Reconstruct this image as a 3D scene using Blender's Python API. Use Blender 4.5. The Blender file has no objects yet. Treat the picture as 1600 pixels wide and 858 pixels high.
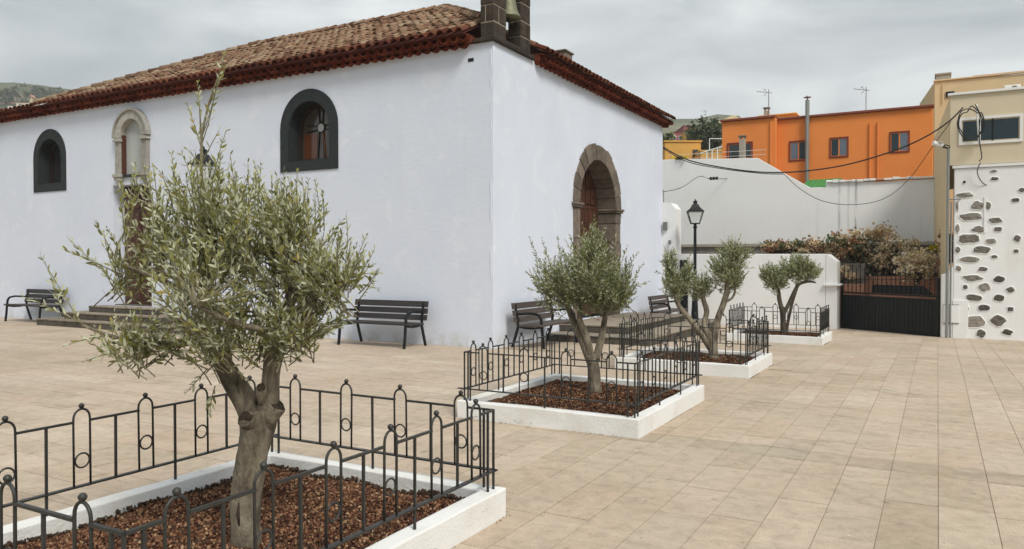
import bpy, bmesh, math, random
import numpy as np
from mathutils import Vector, Matrix

# ------------------------------------------------------------------ camera, sky, sun
S = bpy.context.scene
COL = S.collection
PI = math.pi
TH = math.radians(29.1)                       # the camera looks 29 degrees off the plaza's long axis
CAM = Vector((6.91, -11.72, 1.55))
FPX = 1195.0                                  # focal length in pixels of the 1600 px wide photograph
PITCH = math.atan(20 / FPX)
cd = bpy.data.cameras.new('camera'); co = bpy.data.objects.new('camera', cd); COL.objects.link(co)
cd.sensor_width = 36; cd.lens = 36 * FPX / 1600; cd.clip_end = 6000; cd.clip_start = .05
co.location = CAM; co.rotation_euler = (PI / 2 - PITCH, 0, TH)
S.camera = co

SUN_EL, SUN_AZ = math.radians(50), math.radians(-32)     # azimuth measured from +X towards +Y
sunv = Vector((math.cos(SUN_EL) * math.cos(SUN_AZ), math.cos(SUN_EL) * math.sin(SUN_AZ), math.sin(SUN_EL)))
sl = bpy.data.lights.new('sun', 'SUN'); so = bpy.data.objects.new('sun', sl); COL.objects.link(so)
sl.energy = 1.5; sl.angle = math.radians(18); sl.color = (1.0, .95, .85)
so.rotation_euler = sunv.to_track_quat('Z', 'Y').to_euler(); so.location = (20, -20, 40)

W = bpy.data.worlds.new('World'); S.world = W; W.use_nodes = True
wt = W.node_tree; wt.nodes.clear()
def wn(t, **k):
    n = wt.nodes.new(t)
    for a, v in k.items(): setattr(n, a, v)
    return n
sky = wn('ShaderNodeTexSky', sky_type='NISHITA', sun_disc=False)
sky.sun_elevation = SUN_EL; sky.sun_rotation = PI / 2 - SUN_AZ
tc = wn('ShaderNodeTexCoord')
mp = wn('ShaderNodeMapping'); mp.inputs['Scale'].default_value = (1.5, 1.5, 4.2)
wt.links.new(tc.outputs['Generated'], mp.inputs['Vector'])
n1 = wn('ShaderNodeTexNoise'); n1.inputs['Scale'].default_value = 1.9; n1.inputs['Detail'].default_value = 10; n1.inputs['Roughness'].default_value = .52
n1.inputs['Distortion'].default_value = .5
wt.links.new(mp.outputs[0], n1.inputs['Vector'])
cr = wn('ShaderNodeValToRGB')
cr.color_ramp.elements[0].position = .36; cr.color_ramp.elements[0].color = (.245, .268, .280, 1)
cr.color_ramp.elements[1].position = .66; cr.color_ramp.elements[1].color = (.50, .518, .515, 1)
e = cr.color_ramp.elements.new(.5); e.color = (.358, .381, .386, 1)
wt.links.new(n1.outputs['Fac'], cr.inputs['Fac'])
b1 = wn('ShaderNodeBackground'); b1.inputs['Strength'].default_value = .05
b2 = wn('ShaderNodeBackground'); b2.inputs['Strength'].default_value = 1.0
wt.links.new(sky.outputs[0], b1.inputs['Color']); wt.links.new(cr.outputs['Color'], b2.inputs['Color'])
mx = wn('ShaderNodeMixShader'); mx.inputs['Fac'].default_value = .9
wt.links.new(b1.outputs[0], mx.inputs[1]); wt.links.new(b2.outputs[0], mx.inputs[2])
wo = wn('ShaderNodeOutputWorld'); wt.links.new(mx.outputs[0], wo.inputs['Surface'])
S.view_settings.view_transform = 'Standard'; S.view_settings.look = 'None'
S.view_settings.exposure = 1.06; S.view_settings.gamma = 1; S.view_settings.use_curve_mapping = False
S.cycles.use_denoising = True; S.cycles.max_bounces = 8; S.cycles.transparent_max_bounces = 16

RGT = Vector((math.cos(TH), math.sin(TH), 0)); FWD = Vector((-math.sin(TH), math.cos(TH), 0))
_f = FWD * math.cos(PITCH) - Vector((0, 0, 1)) * math.sin(PITCH); _u = FWD * math.sin(PITCH) + Vector((0, 0, 1)) * math.cos(PITCH)
def at(x, y, D):
    """point of the place seen at photo position x, y and D metres away"""
    d = _f + RGT * ((x - 800) / FPX) - _u * ((y - 429) / FPX)
    return CAM + d * (D / d.dot(FWD))
def onY(x, y, Y):
    d = _f + RGT * ((x - 800) / FPX) - _u * ((y - 429) / FPX)
    return CAM + d * ((Y - CAM.y) / d.y)
def proj(p):
    v = Vector(p) - CAM; k = v.dot(_f)
    if k < .05: return None
    return (800 + FPX * v.dot(RGT) / k, 429 - FPX * v.dot(_u) / k, k)
def gz(Y): return 0.0 if Y <= 0 else -.022 * min(Y, 13)

# ------------------------------------------------------------------ helpers
def tag(o, label=None, cat=None, group=None, kind=None):
    if label: o['label'] = label
    if cat: o['category'] = cat
    if group: o['group'] = group
    if kind: o['kind'] = kind
    return o
def empty(name, loc=(0, 0, 0), rz=0):
    o = bpy.data.objects.new(name, None); COL.objects.link(o)
    o.location = loc; o.rotation_euler = (0, 0, rz); o.empty_display_size = .1
    return o
def link(name, me, parent=None, loc=(0, 0, 0), rot=(0, 0, 0), scale=(1, 1, 1)):
    o = bpy.data.objects.new(name, me); COL.objects.link(o)
    o.parent = parent; o.location = loc; o.rotation_euler = rot; o.scale = scale
    return o
def copy_tree(o, parent=None):
    c = o.copy(); COL.objects.link(c); c.parent = parent
    for ch in list(o.children): copy_tree(ch, c)
    return c

class MB:
    def __init__(s): s.v = []; s.f = []; s.t = []; s.cur = .5
    def add(s, vs, fs, M=None, tint=None):
        b = len(s.v)
        if M is not None: vs = [M @ Vector(p) for p in vs]
        s.v += [tuple(p) for p in vs]; s.f += [tuple(b + i for i in f) for f in fs]
        s.t += [s.cur if tint is None else tint] * len(vs)
        return s
    def box(s, x0, x1, y0, y1, z0, z1, M=None, tint=None):
        vs = [(x, y, z) for z in (z0, z1) for y in (y0, y1) for x in (x0, x1)]
        return s.add(vs, [(0, 2, 3, 1), (4, 5, 7, 6), (0, 1, 5, 4), (1, 3, 7, 5), (3, 2, 6, 7), (2, 0, 4, 6)], M, tint)
    def tube(s, pts, rad, seg=6, cap=True, M=None, rnd=None, tint=None, flat=1.0, phase=0):
        pts = [Vector(p) for p in pts]; n = len(pts)
        if not hasattr(rad, '__len__'): rad = [rad] * n
        vs = []; fs = []; up = None
        for i, p in enumerate(pts):
            t = (pts[min(i + 1, n - 1)] - pts[max(i - 1, 0)])
            if t.length < 1e-9: t = Vector((0, 0, 1))
            t.normalize()
            if up is None:
                up = t.cross(Vector((0, 1, 0) if abs(t.y) < .9 else (1, 0, 0))).normalized()
            up = (up - t * up.dot(t)).normalized(); w = t.cross(up)
            for k in range(seg):
                a = 2 * PI * k / seg + phase
                r = rad[i] * (1 + (rnd(i, k) if rnd else 0))
                vs.append(p + up * (math.cos(a) * r) + w * (math.sin(a) * r * flat))
        for i in range(n - 1):
            for k in range(seg):
                a, b = i * seg + k, i * seg + (k + 1) % seg
                fs.append((a, b, b + seg, a + seg))
        if cap:
            fs.append(tuple(reversed(range(seg)))); fs.append(tuple(range((n - 1) * seg, n * seg)))
        return s.add(vs, fs, M, tint)
    def bar(s, a, b, w, h=None, M=None, tint=None):
        return s.tube([a, b], w * .7071, 4, True, M, tint=tint, flat=(h or w) / w, phase=PI / 4)
    def lathe(s, prof, seg=16, M=None, c=(0, 0), tint=None):
        vs = []; fs = []
        for r, z in prof:
            for k in range(seg):
                a = 2 * PI * (k + .5) / seg; vs.append((c[0] + r * math.cos(a), c[1] + r * math.sin(a), z))
        for i in range(len(prof) - 1):
            for k in range(seg):
                a, b = i * seg + k, i * seg + (k + 1) % seg; fs.append((a, b, b + seg, a + seg))
        fs.append(tuple(reversed(range(seg)))); fs.append(tuple(range((len(prof) - 1) * seg, len(prof) * seg)))
        return s.add(vs, fs, M, tint)
    def prism(s, poly, y0, y1, M=None, tint=None):
        """poly in x,z extruded along y"""
        n = len(poly)
        vs = [(x, y0, z) for x, z in poly] + [(x, y1, z) for x, z in poly]
        fs = [tuple(range(n)), tuple(reversed(range(n, 2 * n)))] + [(i, i + n, (i + 1) % n + n, (i + 1) % n) for i in range(n)]
        return s.add(vs, fs, M, tint)
    def mesh(s, name, mat=None, smooth=False, tint=False, fix=True):
        me = bpy.data.meshes.new(name); me.from_pydata(s.v, [], s.f)
        if tint:
            at_ = me.attributes.new('tint', 'FLOAT', 'POINT'); at_.data.foreach_set('value', np.array(s.t, np.float32))
        if fix:
            bm = bmesh.new(); bm.from_mesh(me); bmesh.ops.recalc_face_normals(bm, faces=bm.faces); bm.to_mesh(me); bm.free()
        if smooth: me.polygons.foreach_set('use_smooth', [True] * len(me.polygons))
        if mat: me.materials.append(mat)
        me.update(); return me
    def build(s, name, mat, parent=None, smooth=False, tint=False, fix=True, bevel=0, loc=(0, 0, 0), rot=(0, 0, 0)):
        o = link(name, s.mesh(name, mat, smooth, tint, fix), parent, loc, rot)
        if bevel:
            b = o.modifiers.new('edge', 'BEVEL'); b.width = bevel; b.segments = 2; b.limit_method = 'ANGLE'; b.angle_limit = math.radians(40)
        return o

def arch_loop(cx, z0, half, spring, n=20, r=None):
    """closed outline: rectangle with a round head (x, z)"""
    r = r or half
    pts = [(cx - half, z0), (cx + half, z0)]
    for i in range(n + 1):
        a = PI * i / n; pts.append((cx + half * math.cos(a), spring + r * math.sin(a)))
    return pts
def holed(outer, holes, depth, to3, inward=1, hole_depth=None):
    """mesh data of a wall front (x,z plane) with holes and their reveals; to3(x, d, z) maps to space"""
    bm = bmesh.new()
    def loop(pts):
        vs = [bm.verts.new((x, 0, z)) for x, z in pts]
        return vs, [bm.edges.new((vs[i], vs[(i + 1) % len(vs)])) for i in range(len(vs))]
    ed = []; hv = []
    _, e_ = loop(outer); ed += e_
    for h in holes:
        v_, e_ = loop(h); ed += e_; hv.append(v_)
    bmesh.ops.triangle_fill(bm, use_beauty=True, edges=ed)
    for v_ in hv:
        back = [bm.verts.new((v.co.x, hole_depth or depth, v.co.z)) for v in v_]
        for i in range(len(v_)):
            j = (i + 1) % len(v_); bm.faces.new((v_[i], v_[j], back[j], back[i]))
    bm.verts.index_update()
    m = MB(); m.add([to3(*v.co) for v in bm.verts], [tuple(v.index for v in f.verts) for f in bm.faces]); bm.free()
    return m

# ------------------------------------------------------------------ materials
class NT:
    def __init__(s, name):
        s.m = bpy.data.materials.new(name); s.m.use_nodes = True; s.t = s.m.node_tree
        s.b = s.t.nodes['Principled BSDF']; s.geo = None
    def n(s, typ, **k):
        n = s.t.nodes.new(typ)
        for a, v in k.items():
            if a in n.inputs.keys() if not hasattr(n, a) else False: n.inputs[a].default_value = v
            else: setattr(n, a, v)
        return n
    def l(s, a, b): s.t.links.new(a, b)
    def pos(s, scale=(1, 1, 1), obj=False):
        if obj: src = s.n('ShaderNodeTexCoord').outputs['Object']
        else: src = s.n('ShaderNodeNewGeometry').outputs['Position']
        if scale != (1, 1, 1):
            m = s.n('ShaderNodeMapping'); m.inputs['Scale'].default_value = scale; s.l(src, m.inputs['Vector']); src = m.outputs[0]
        return src
    def noise(s, vec, scale, detail=4, rough=.55, dist=0):
        n = s.n('ShaderNodeTexNoise'); n.inputs['Scale'].default_value = scale; n.inputs['Detail'].default_value = detail
        n.inputs['Roughness'].default_value = rough; n.inputs['Distortion'].default_value = dist
        s.l(vec, n.inputs['Vector']); return n.outputs['Fac']
    def ramp(s, fac, stops):
        r = s.n('ShaderNodeValToRGB'); el = r.color_ramp.elements
        while len(el) < len(stops): el.new(.5)
        for q, (p, c) in zip(el, stops):
            q.position = p; q.color = (c, c, c, 1) if not hasattr(c, '__len__') else (*c, 1)
        s.l(fac, r.inputs['Fac']); return r.outputs['Color']
    def mix(s, fac, a, b, mode='MIX'):
        m = s.n('ShaderNodeMix'); m.data_type = 'RGBA'; m.blend_type = mode
        for i, q in ((0, fac), (6, a), (7, b)):
            if hasattr(q, 'is_linked'): s.l(q, m.inputs[i])
            elif hasattr(q, '__len__'): m.inputs[i].default_value = (*q, 1)
            else: m.inputs[i].default_value = q if i == 0 else (q, q, q, 1)
        return m.outputs[2]
    def bump(s, h, strength, dist=.01):
        b = s.n('ShaderNodeBump'); b.inputs['Strength'].default_value = strength; b.inputs['Distance'].default_value = dist
        s.l(h, b.inputs['Height']); s.l(b.outputs[0], s.b.inputs['Normal']); return b
    def col(s, c):
        if hasattr(c, 'is_linked'): s.l(c, s.b.inputs['Base Color'])
        else: s.b.inputs['Base Color'].default_value = (*c, 1)
    def set(s, **k):
        for a, v in k.items(): s.b.inputs[a.replace('_', ' ')].default_value = v
    def rnd(s, obj):
        if obj: return s.n('ShaderNodeObjectInfo').outputs['Random']
        a = s.n('ShaderNodeAttribute'); a.attribute_name = 'tint'; return a.outputs['Fac']

def plaster(name, c, c2=None, bump=.35, stain=None, streak=0, scuff=False):
    t = NT(name); p = t.pos()
    c2 = c2 or tuple(x * .93 for x in c)
    f = t.ramp(t.noise(p, .9, 6, .6), [(.35, 0), (.7, 1)])
    cc = t.mix(f, c, c2)
    if stain:
        sp = t.pos((1, 1, .35)); g = t.ramp(t.noise(sp, 1.6, 8, .65, .4), [(.60, 0), (.74, 1)])
        cc = t.mix(t.mix(1, g, .45, 'MULTIPLY'), cc, stain)
    if scuff:
        g = t.ramp(t.noise(t.pos((1, 1, 2.2)), 5.5, 8, .72, .6), [(.63, 0), (.69, .75)]); cc = t.mix(g, cc, (.20, .18, .155))
        g = t.ramp(t.noise(p, 2.4, 5, .6), [(.52, 0), (.7, .5)]); cc = t.mix(g, cc, (.60, .56, .48))
    if streak:
        sp = t.pos((5, 5, .22)); g = t.ramp(t.noise(sp, 1.0, 5, .6), [(.60, 0), (.72, 1)])
        cc = t.mix(t.mix(1, g, streak, 'MULTIPLY'), cc, (.34, .33, .30))
    t.col(cc); t.set(Roughness=.92, Specular_IOR_Level=.2)
    a = t.noise(t.pos((1, 1, 1.6)), 7, 5, .6); b = t.noise(p, 60, 4, .6); d = t.noise(p, 1.4, 3)
    h = t.mix(.35, t.mix(.5, a, d), b); t.bump(h, bump, .035); return t.m
def drip_wall():
    t = NT('old_white_render'); p = t.pos()
    c = t.mix(t.ramp(t.noise(p, .9, 6, .6), [(.35, 0), (.7, 1)]), (.86, .87, .875), (.82, .825, .815))
    g = t.ramp(t.noise(t.pos((5, 5, .22)), 1.0, 5, .6), [(.60, 0), (.72, .16)]); c = t.mix(g, c, (.40, .38, .33))
    sp = t.n('ShaderNodeSeparateXYZ'); t.l(p, sp.inputs[0])
    rng = t.n('ShaderNodeMapRange'); rng.inputs['From Min'].default_value = -6; rng.inputs['From Max'].default_value = 8; t.l(sp.outputs['X'], rng.inputs['Value'])
    k = lambda x: (x + 6) / 14
    st = []
    for x, w, a in ((4.12, .022, .55), (4.40, .016, .35), (4.62, .028, .8)):
        st += [(k(x - w * 1.6), 0), (k(x - w), a), (k(x + w), a), (k(x + w * 1.6), 0)]
    mask = t.ramp(rng.outputs[0], st)
    brk = t.ramp(t.noise(t.pos((6, 6, .8)), 1.5, 5, .65), [(.36, 0), (.58, 1)])
    c = t.mix(t.mix(1, mask, brk, 'MULTIPLY'), c, (.20, .185, .15))
    t.col(c); t.set(Roughness=.92, Specular_IOR_Level=.2); t.bump(t.mix(.5, t.noise(p, 7, 5, .6), t.noise(p, 50, 4)), .3, .03); return t.m
def paint(name, c, rough=.5, var=.12, metal=0, sc=18, bump=.08, obj=True):
    t = NT(name); p = t.pos(obj=False)
    f = t.noise(p, sc, 5, .6); t.col(t.mix(f, tuple(x * (1 - var) for x in c), tuple(min(1, x * (1 + var)) for x in c)))
    r = t.ramp(t.noise(p, sc * 1.7, 4), [(.3, max(.05, rough - .12)), (.7, min(1, rough + .15))]); t.l(r, t.b.inputs['Roughness'])
    t.set(Metallic=metal); t.bump(f, bump, .004); return t.m
def wood(name, a, b, rough=.6, axis=(1, 14, 14), obj=True, bump=.25):
    t = NT(name); p = t.pos(axis, obj=obj)
    f = t.noise(p, 3, 6, .6, .6); cc = t.mix(t.ramp(f, [(.3, 0), (.72, 1)]), a, b)
    t.col(t.mix(t.n('ShaderNodeObjectInfo').outputs['Random'], cc, t.mix(1, cc, .72, 'MULTIPLY'))); t.set(Roughness=rough)
    t.bump(f, bump, .006); return t.m
def stone(name, a, b, obj=True, sc=9, bump=.6, tint=True, dist=.02, pale=None):
    t = NT(name); p = t.pos()
    f = t.noise(p, sc, 8, .66); cc = t.mix(t.ramp(f, [(.3, 0), (.7, 1)]), a, b)
    if tint: cc = t.mix(1, cc, t.ramp(t.rnd(obj), [(0, .72), (1, 1.22)]), 'MULTIPLY')
    if pale:
        g = t.ramp(t.noise(p, sc * .55, 7, .7), [(.56, 0), (.68, 1)]); cc = t.mix(t.mix(1, g, .55, 'MULTIPLY'), cc, pale)
    t.col(cc); t.set(Roughness=.9, Specular_IOR_Level=.25)
    t.bump(t.mix(.5, f, t.noise(p, sc * 7, 4)), bump, dist); return t.m
def glass(name, c, rough=.06, spec=.6):
    t = NT(name); f = t.noise(t.pos(), 1.7, 3)
    t.col(t.mix(f, c, tuple(x * 1.7 for x in c))); t.set(Roughness=rough, Specular_IOR_Level=spec); return t.m

M = {}
def limewash():
    t = NT('whitewash'); p = t.pos()
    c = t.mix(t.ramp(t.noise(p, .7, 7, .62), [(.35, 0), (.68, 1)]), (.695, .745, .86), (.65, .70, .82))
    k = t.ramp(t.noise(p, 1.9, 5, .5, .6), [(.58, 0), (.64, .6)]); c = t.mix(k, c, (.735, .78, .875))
    k = t.ramp(t.noise(t.pos((4.5, 4.5, .16)), 1.0, 6, .62), [(.58, 0), (.75, .09)]); c = t.mix(k, c, (.46, .48, .50))
    k = t.ramp(t.noise(p, 26, 2, .5), [(.735, 0), (.76, .45)]); c = t.mix(k, c, (.45, .45, .44))
    sp = t.n('ShaderNodeSeparateXYZ'); t.l(p, sp.inputs[0])
    mr = t.n('ShaderNodeMapRange'); mr.inputs['From Min'].default_value = .34; mr.inputs['From Max'].default_value = -.05; t.l(sp.outputs['Z'], mr.inputs['Value'])
    k = t.mix(1, mr.outputs[0], t.ramp(t.noise(p, 3.4, 7, .7), [(.44, 0), (.62, .75)]), 'MULTIPLY'); c = t.mix(k, c, (.44, .43, .36))
    t.col(c); t.set(Roughness=.93, Specular_IOR_Level=.2)
    h = t.mix(.30, t.mix(.5, t.noise(t.pos((1, 1, 1.7)), 6, 6, .62), t.noise(p, 1.1, 4)), t.noise(p, 48, 4, .6)); t.bump(h, .26, .045); return t.m
M['wall'] = limewash()
M['white'] = plaster('white_paint', (.82, .83, .84), (.77, .775, .78), .3, stain=(.66, .64, .59))
M['kerb'] = plaster('kerb_whitewash', (.80, .80, .80), (.72, .72, .70), .4, stain=(.46, .42, .34), scuff=True)
M['tallwall'] = drip_wall()
M['orange'] = plaster('orange_render', (.80, .275, .075), (.74, .24, .062), .15, streak=.06)
M['yellow'] = plaster('yellow_render', (.72, .58, .36), (.68, .54, .33), .15)
M['cream'] = plaster('cream_render', (.66, .57, .42), (.61, .53, .39), .15)
M['ochre'] = plaster('ochre_render', (.68, .38, .10), (.62, .34, .09), .15)
M['purple'] = plaster('plum_render', (.30, .08, .09), None, .1)
M['terracotta'] = plaster('terracotta_render', (.58, .30, .20), (.50, .26, .18), .25)
M['iron'] = paint('wrought_iron', (.036, .036, .034), .5, .4, .15)
M['black'] = paint('black_paint', (.008, .010, .012), .5, .3, 0); M['black'].node_tree.nodes['Principled BSDF'].inputs['Specular IOR Level'].default_value = .3
M['dgreen'] = paint('dark_green_render', (.014, .021, .023), .75, .25, 0, 9, .3)
M['maroon'] = paint('maroon_paint', (.16, .025, .02), .6, .15)
M['maroon2'] = paint('coping_paint', (.22, .06, .035), .8, .2)
M['galv'] = paint('galvanised_steel', (.30, .31, .30), .5, .25, .7, 6)
M['greymetal'] = paint('grey_metal', (.20, .20, .19), .55, .2, .5)
M['whitemetal'] = paint('white_aluminium', (.78, .78, .77), .4, .05)
M['cable'] = paint('cable_rubber', (.012, .012, .012), .6, .2)
M['cablegrey'] = paint('grey_cable', (.16, .16, .16), .7, .2)
M['greenplastic'] = paint('green_sheet', (.03, .22, .05), .5, .15)
M['lichen'] = paint('concrete', (.36, .33, .28), .95, .25, 0, 6, .5)
M['doorwood'] = wood('door_wood', (.050, .016, .009), (.115, .038, .019), .5, (10, 10, 1.2), obj=False)
M['benchwood'] = wood('bench_plank', (.022, .020, .021), (.050, .043, .042), .55, (1, 14, 14))
M['oldbench'] = wood('weathered_bench_plank', (.055, .043, .038), (.105, .082, .072), .7, (1, 14, 14))
M['stepstone'] = stone('basalt_step', (.055, .050, .044), (.135, .118, .095), sc=7, bump=.5)
M['tread'] = stone('worn_tread', (.17, .145, .115), (.34, .29, .23), sc=7, bump=.4)
M['basalt'] = stone('basalt_block', (.026, .021, .017), (.085, .066, .050), sc=8, bump=.9, dist=.03)
M['archstone'] = stone('arch_stone', (.11, .088, .072), (.215, .178, .146), sc=8, bump=.5)
M['trim'] = stone('grey_trim_stone', (.30, .29, .265), (.46, .44, .40), sc=9, bump=.4)
M['mortar'] = stone('mortar', (.26, .21, .16), (.36, .30, .24), tint=False, sc=14, bump=.4)
M['cobble'] = stone('inlaid_stone', (.14, .125, .11), (.36, .33, .29), sc=11, bump=.9, dist=.03)
M['darkcobble'] = stone('dark_inlaid_stone', (.075, .068, .062), (.20, .175, .15), sc=11, bump=.9, dist=.03)
M['soil'] = stone('soil', (.035, .022, .015), (.09, .055, .035), tint=False, sc=20, bump=.9)
M['retain'] = stone('rubble_retaining', (.16, .14, .12), (.34, .31, .27), tint=False, sc=5, bump=.9, dist=.05)
M['wglass'] = glass('dark_glass', (.018, .024, .028))
M['bglass'] = glass('blue_glass', (.010, .022, .028), .06, .45)
M['curtain'] = glass('curtained_glass', (.09, .115, .15), .1, .5)
M['greyglass'] = glass('pale_glass', (.30, .315, .31), .25, .5)
M['amber'] = glass('amber_glass', (.085, .028, .012), .12)
M['smoke'] = glass('smoky_glass', (.055, .045, .038), .12)
M['shutter'] = wood('window_wood', (.020, .013, .010), (.05, .028, .02), .6, (10, 10, 1), obj=False)
M['bronze'] = paint('bell_bronze', (.20, .20, .13), .6, .35, .4, 14)
M['ochrefabric'] = paint('curtain', (.3, .12, .03), .9, .2)
def lantern_glass():
    t = NT('lantern_glass'); t.col((.9, .92, .92)); t.set(Roughness=.12, Alpha=.30); return t.m
M['lampglass'] = lantern_glass()

def tile_mat(name, stops, obj, lich=.6):
    t = NT(name); p = t.pos()
    c = t.ramp(t.rnd(obj), stops)
    f = t.noise(p, 16, 6, .65); c = t.mix(1, c, t.ramp(f, [(.25, .6), (.75, 1.3)]), 'MULTIPLY')
    g = t.ramp(t.noise(p, 5.5, 7, .7), [(.52, 0), (.66, 1)]); c = t.mix(t.mix(1, g, lich, 'MULTIPLY'), c, (.36, .30, .20))
    t.col(c); t.set(Roughness=.95, Specular_IOR_Level=.15); t.bump(t.noise(p, 45, 5), .5, .01); return t.m
TS = [(0, (.085, .040, .026)), (.25, (.20, .105, .066)), (.5, (.29, .18, .115)), (.75, (.23, .145, .10)), (1, (.38, .285, .19))]
M['tile'] = tile_mat('roof_tile', TS, True); M['tilef'] = tile_mat('roof_tile_field', TS, False)
ES = [(0, (.055, .018, .011)), (.5, (.11, .033, .020)), (1, (.16, .06, .036))]
M['eave'] = tile_mat('eave_tile', ES, True, .15)
CS = [(0, (.075, .016, .010)), (.5, (.125, .027, .015)), (1, (.18, .045, .024))]
M['cornice'] = tile_mat('cornice_tile', CS, True, .08); M['cornicef'] = paint('cornice_red', (.13, .025, .014), .9, .3)

def slab_mat(name, obj, dull=None):
    t = NT(name); p = t.pos(); r = t.rnd(obj)
    c = t.ramp(r, [(0, (.425, .345, .26)), (.2, (.48, .395, .305)), (.4, (.49, .385, .295)), (.6, (.455, .38, .295)), (.8, (.505, .405, .315)), (1, (.53, .445, .35))])
    f = t.noise(t.pos((1, 1, 1)), 9, 8, .68, .3); c = t.mix(1, c, t.ramp(f, [(.25, .74), (.5, 1.0), (.78, 1.22)]), 'MULTIPLY')
    g = t.noise(p, .55, 6, .62, .6); c = t.mix(t.ramp(g, [(.42, 0), (.68, .8)]), c, t.mix(1, c, (.80, .78, .74), 'MULTIPLY'))
    k = t.ramp(t.noise(p, 2.3, 7, .7, .8), [(.58, 0), (.70, .6)]); c = t.mix(k, c, (.50, .42, .32))
    k2 = t.ramp(t.noise(t.pos((.5, 1.6, 1)), 1.3, 8, .7, 1.2), [(.57, 0), (.70, .6)]); c = t.mix(k2, c, (.25, .205, .15))
    q = t.ramp(t.noise(p, 34, 3, .6), [(.64, 0), (.70, .55)]); c = t.mix(q, c, (.20, .155, .11))
    k3 = t.ramp(t.noise(t.pos((.45, 2.2, 1)), .9, 7, .66, 1.0), [(.52, 0), (.64, .5)]); c = t.mix(k3, c, (.53, .435, .335))
    k4 = t.ramp(t.noise(p, .8, 5, .6, .5), [(.55, 0), (.7, .30)]); c = t.mix(k4, c, (.44, .325, .225))
    c = t.mix(1, c, t.ramp(t.noise(p, 130, 3, .7), [(.28, .70), (.5, 1.0), (.72, 1.25)]), 'MULTIPLY')
    k5 = t.ramp(t.noise(p, 22, 2, .5), [(.745, 0), (.77, .7)]); c = t.mix(k5, c, (.66, .60, .52))
    k6 = t.ramp(t.noise(t.pos((1.01, 1.02, 1)), 12, 2, .4), [(.73, 0), (.75, .6)]); c = t.mix(k6, c, (.16, .13, .10))
    if dull: c = t.mix(1, c, dull, 'MULTIPLY')
    t.col(c); t.set(Specular_IOR_Level=.35)
    t.l(t.ramp(g, [(.3, .58), (.7, .8)]), t.b.inputs['Roughness'])
    t.bump(t.mix(.5, f, t.noise(p, 70, 3)), .35, .006); return t.m
M['slab'] = slab_mat('paving_stone', True); M['slabf'] = slab_mat('paving_stone_far', False); M['slabd'] = slab_mat('band_stone', True, (.86, .87, .86))
M['joint'] = stone('paving_joint', (.29, .24, .175), (.42, .345, .255), tint=False, sc=6, bump=.3)

def leaf_mat(name, top, under, var, transl=.25, yellow=None):
    t = NT(name); r = t.rnd(False)
    c = t.mix(r, tuple(x * (1 - var) for x in top), tuple(x * (1 + var) for x in top))
    if yellow: c = t.mix(t.ramp(r, [(.86, 0), (.93, 1)]), c, yellow)
    bf = t.n('ShaderNodeNewGeometry').outputs['Backfacing']
    c2 = t.mix(bf, c, under); t.col(c2); t.set(Roughness=.48, Specular_IOR_Level=.45)
    tr = t.n('ShaderNodeBsdfTranslucent'); t.l(t.mix(1, c2, (1.1, 1.2, .7), 'MULTIPLY'), tr.inputs['Color'])
    m = t.n('ShaderNodeMixShader'); m.inputs['Fac'].default_value = transl
    out = t.t.nodes['Material Output']; t.l(t.b.outputs[0], m.inputs[1]); t.l(tr.outputs[0], m.inputs[2]); t.l(m.outputs[0], out.inputs['Surface'])
    return t.m
M['olive'] = leaf_mat('olive_leaf', (.28, .275, .105), (.52, .53, .39), .55, .28, (.38, .29, .06))
M['olive2'] = leaf_mat('olive_leaf_grey', (.20, .212, .090), (.42, .435, .31), .55, .28)
M['dry'] = leaf_mat('dry_leaf', (.56, .40, .25), (.56, .42, .28), .55, .2)
M['pale'] = leaf_mat('faded_flower', (.78, .65, .48), (.76, .64, .48), .4, .2)
M['rust'] = leaf_mat('rusty_leaf', (.40, .18, .10), (.25, .13, .08), .5, .2)
M['green'] = leaf_mat('shrub_leaf', (.085, .11, .045), (.09, .11, .06), .5, .2)
M['dkgreen'] = leaf_mat('tree_leaf', (.045, .058, .026), (.07, .085, .045), .5, .15)
M['yellowf'] = leaf_mat('yellow_flower', (.62, .50, .03), (.6, .5, .05), .3, .3)
def bark_mat(name, a, b, c):
    t = NT(name); p = t.pos((1, 1, .3)); f = t.noise(p, 16, 8, .7, .5); g = t.noise(t.pos(), 3.2, 5, .6)
    cc = t.mix(t.ramp(f, [(.32, 0), (.68, 1)]), a, b); cc = t.mix(t.ramp(g, [(.5, 0), (.68, .75)]), cc, c)
    t.col(cc); t.set(Roughness=.9, Specular_IOR_Level=.2); t.bump(t.mix(.4, f, t.noise(t.pos((1, 1, .4)), 60, 6, .7)), 1.0, .032); return t.m
M['bark'] = bark_mat('olive_bark', (.085, .068, .050), (.37, .32, .24), (.045, .036, .028))
M['twig'] = bark_mat('olive_twig', (.17, .15, .09), (.33, .30, .20), (.14, .13, .07))
M['bark2'] = bark_mat('dark_bark', (.05, .04, .03), (.15, .12, .085), (.03, .025, .02))
M['cut'] = bark_mat('pruning_wound', (.022, .017, .013), (.085, .065, .047), (.035, .027, .02))
def gravel_mat():
    t = NT('volcanic_gravel'); r = t.rnd(False)
    c = t.ramp(r, [(0, (.026, .013, .010)), (.35, (.085, .038, .024)), (.65, (.165, .078, .044)), (.88, (.27, .145, .08)), (1, (.42, .29, .18))])
    c = t.mix(1, c, t.ramp(t.noise(t.pos(), 60, 4), [(.3, .7), (.7, 1.25)]), 'MULTIPLY')
    t.col(c); t.set(Roughness=1.0, Specular_IOR_Level=.08); return t.m
M['gravel'] = gravel_mat()
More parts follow.
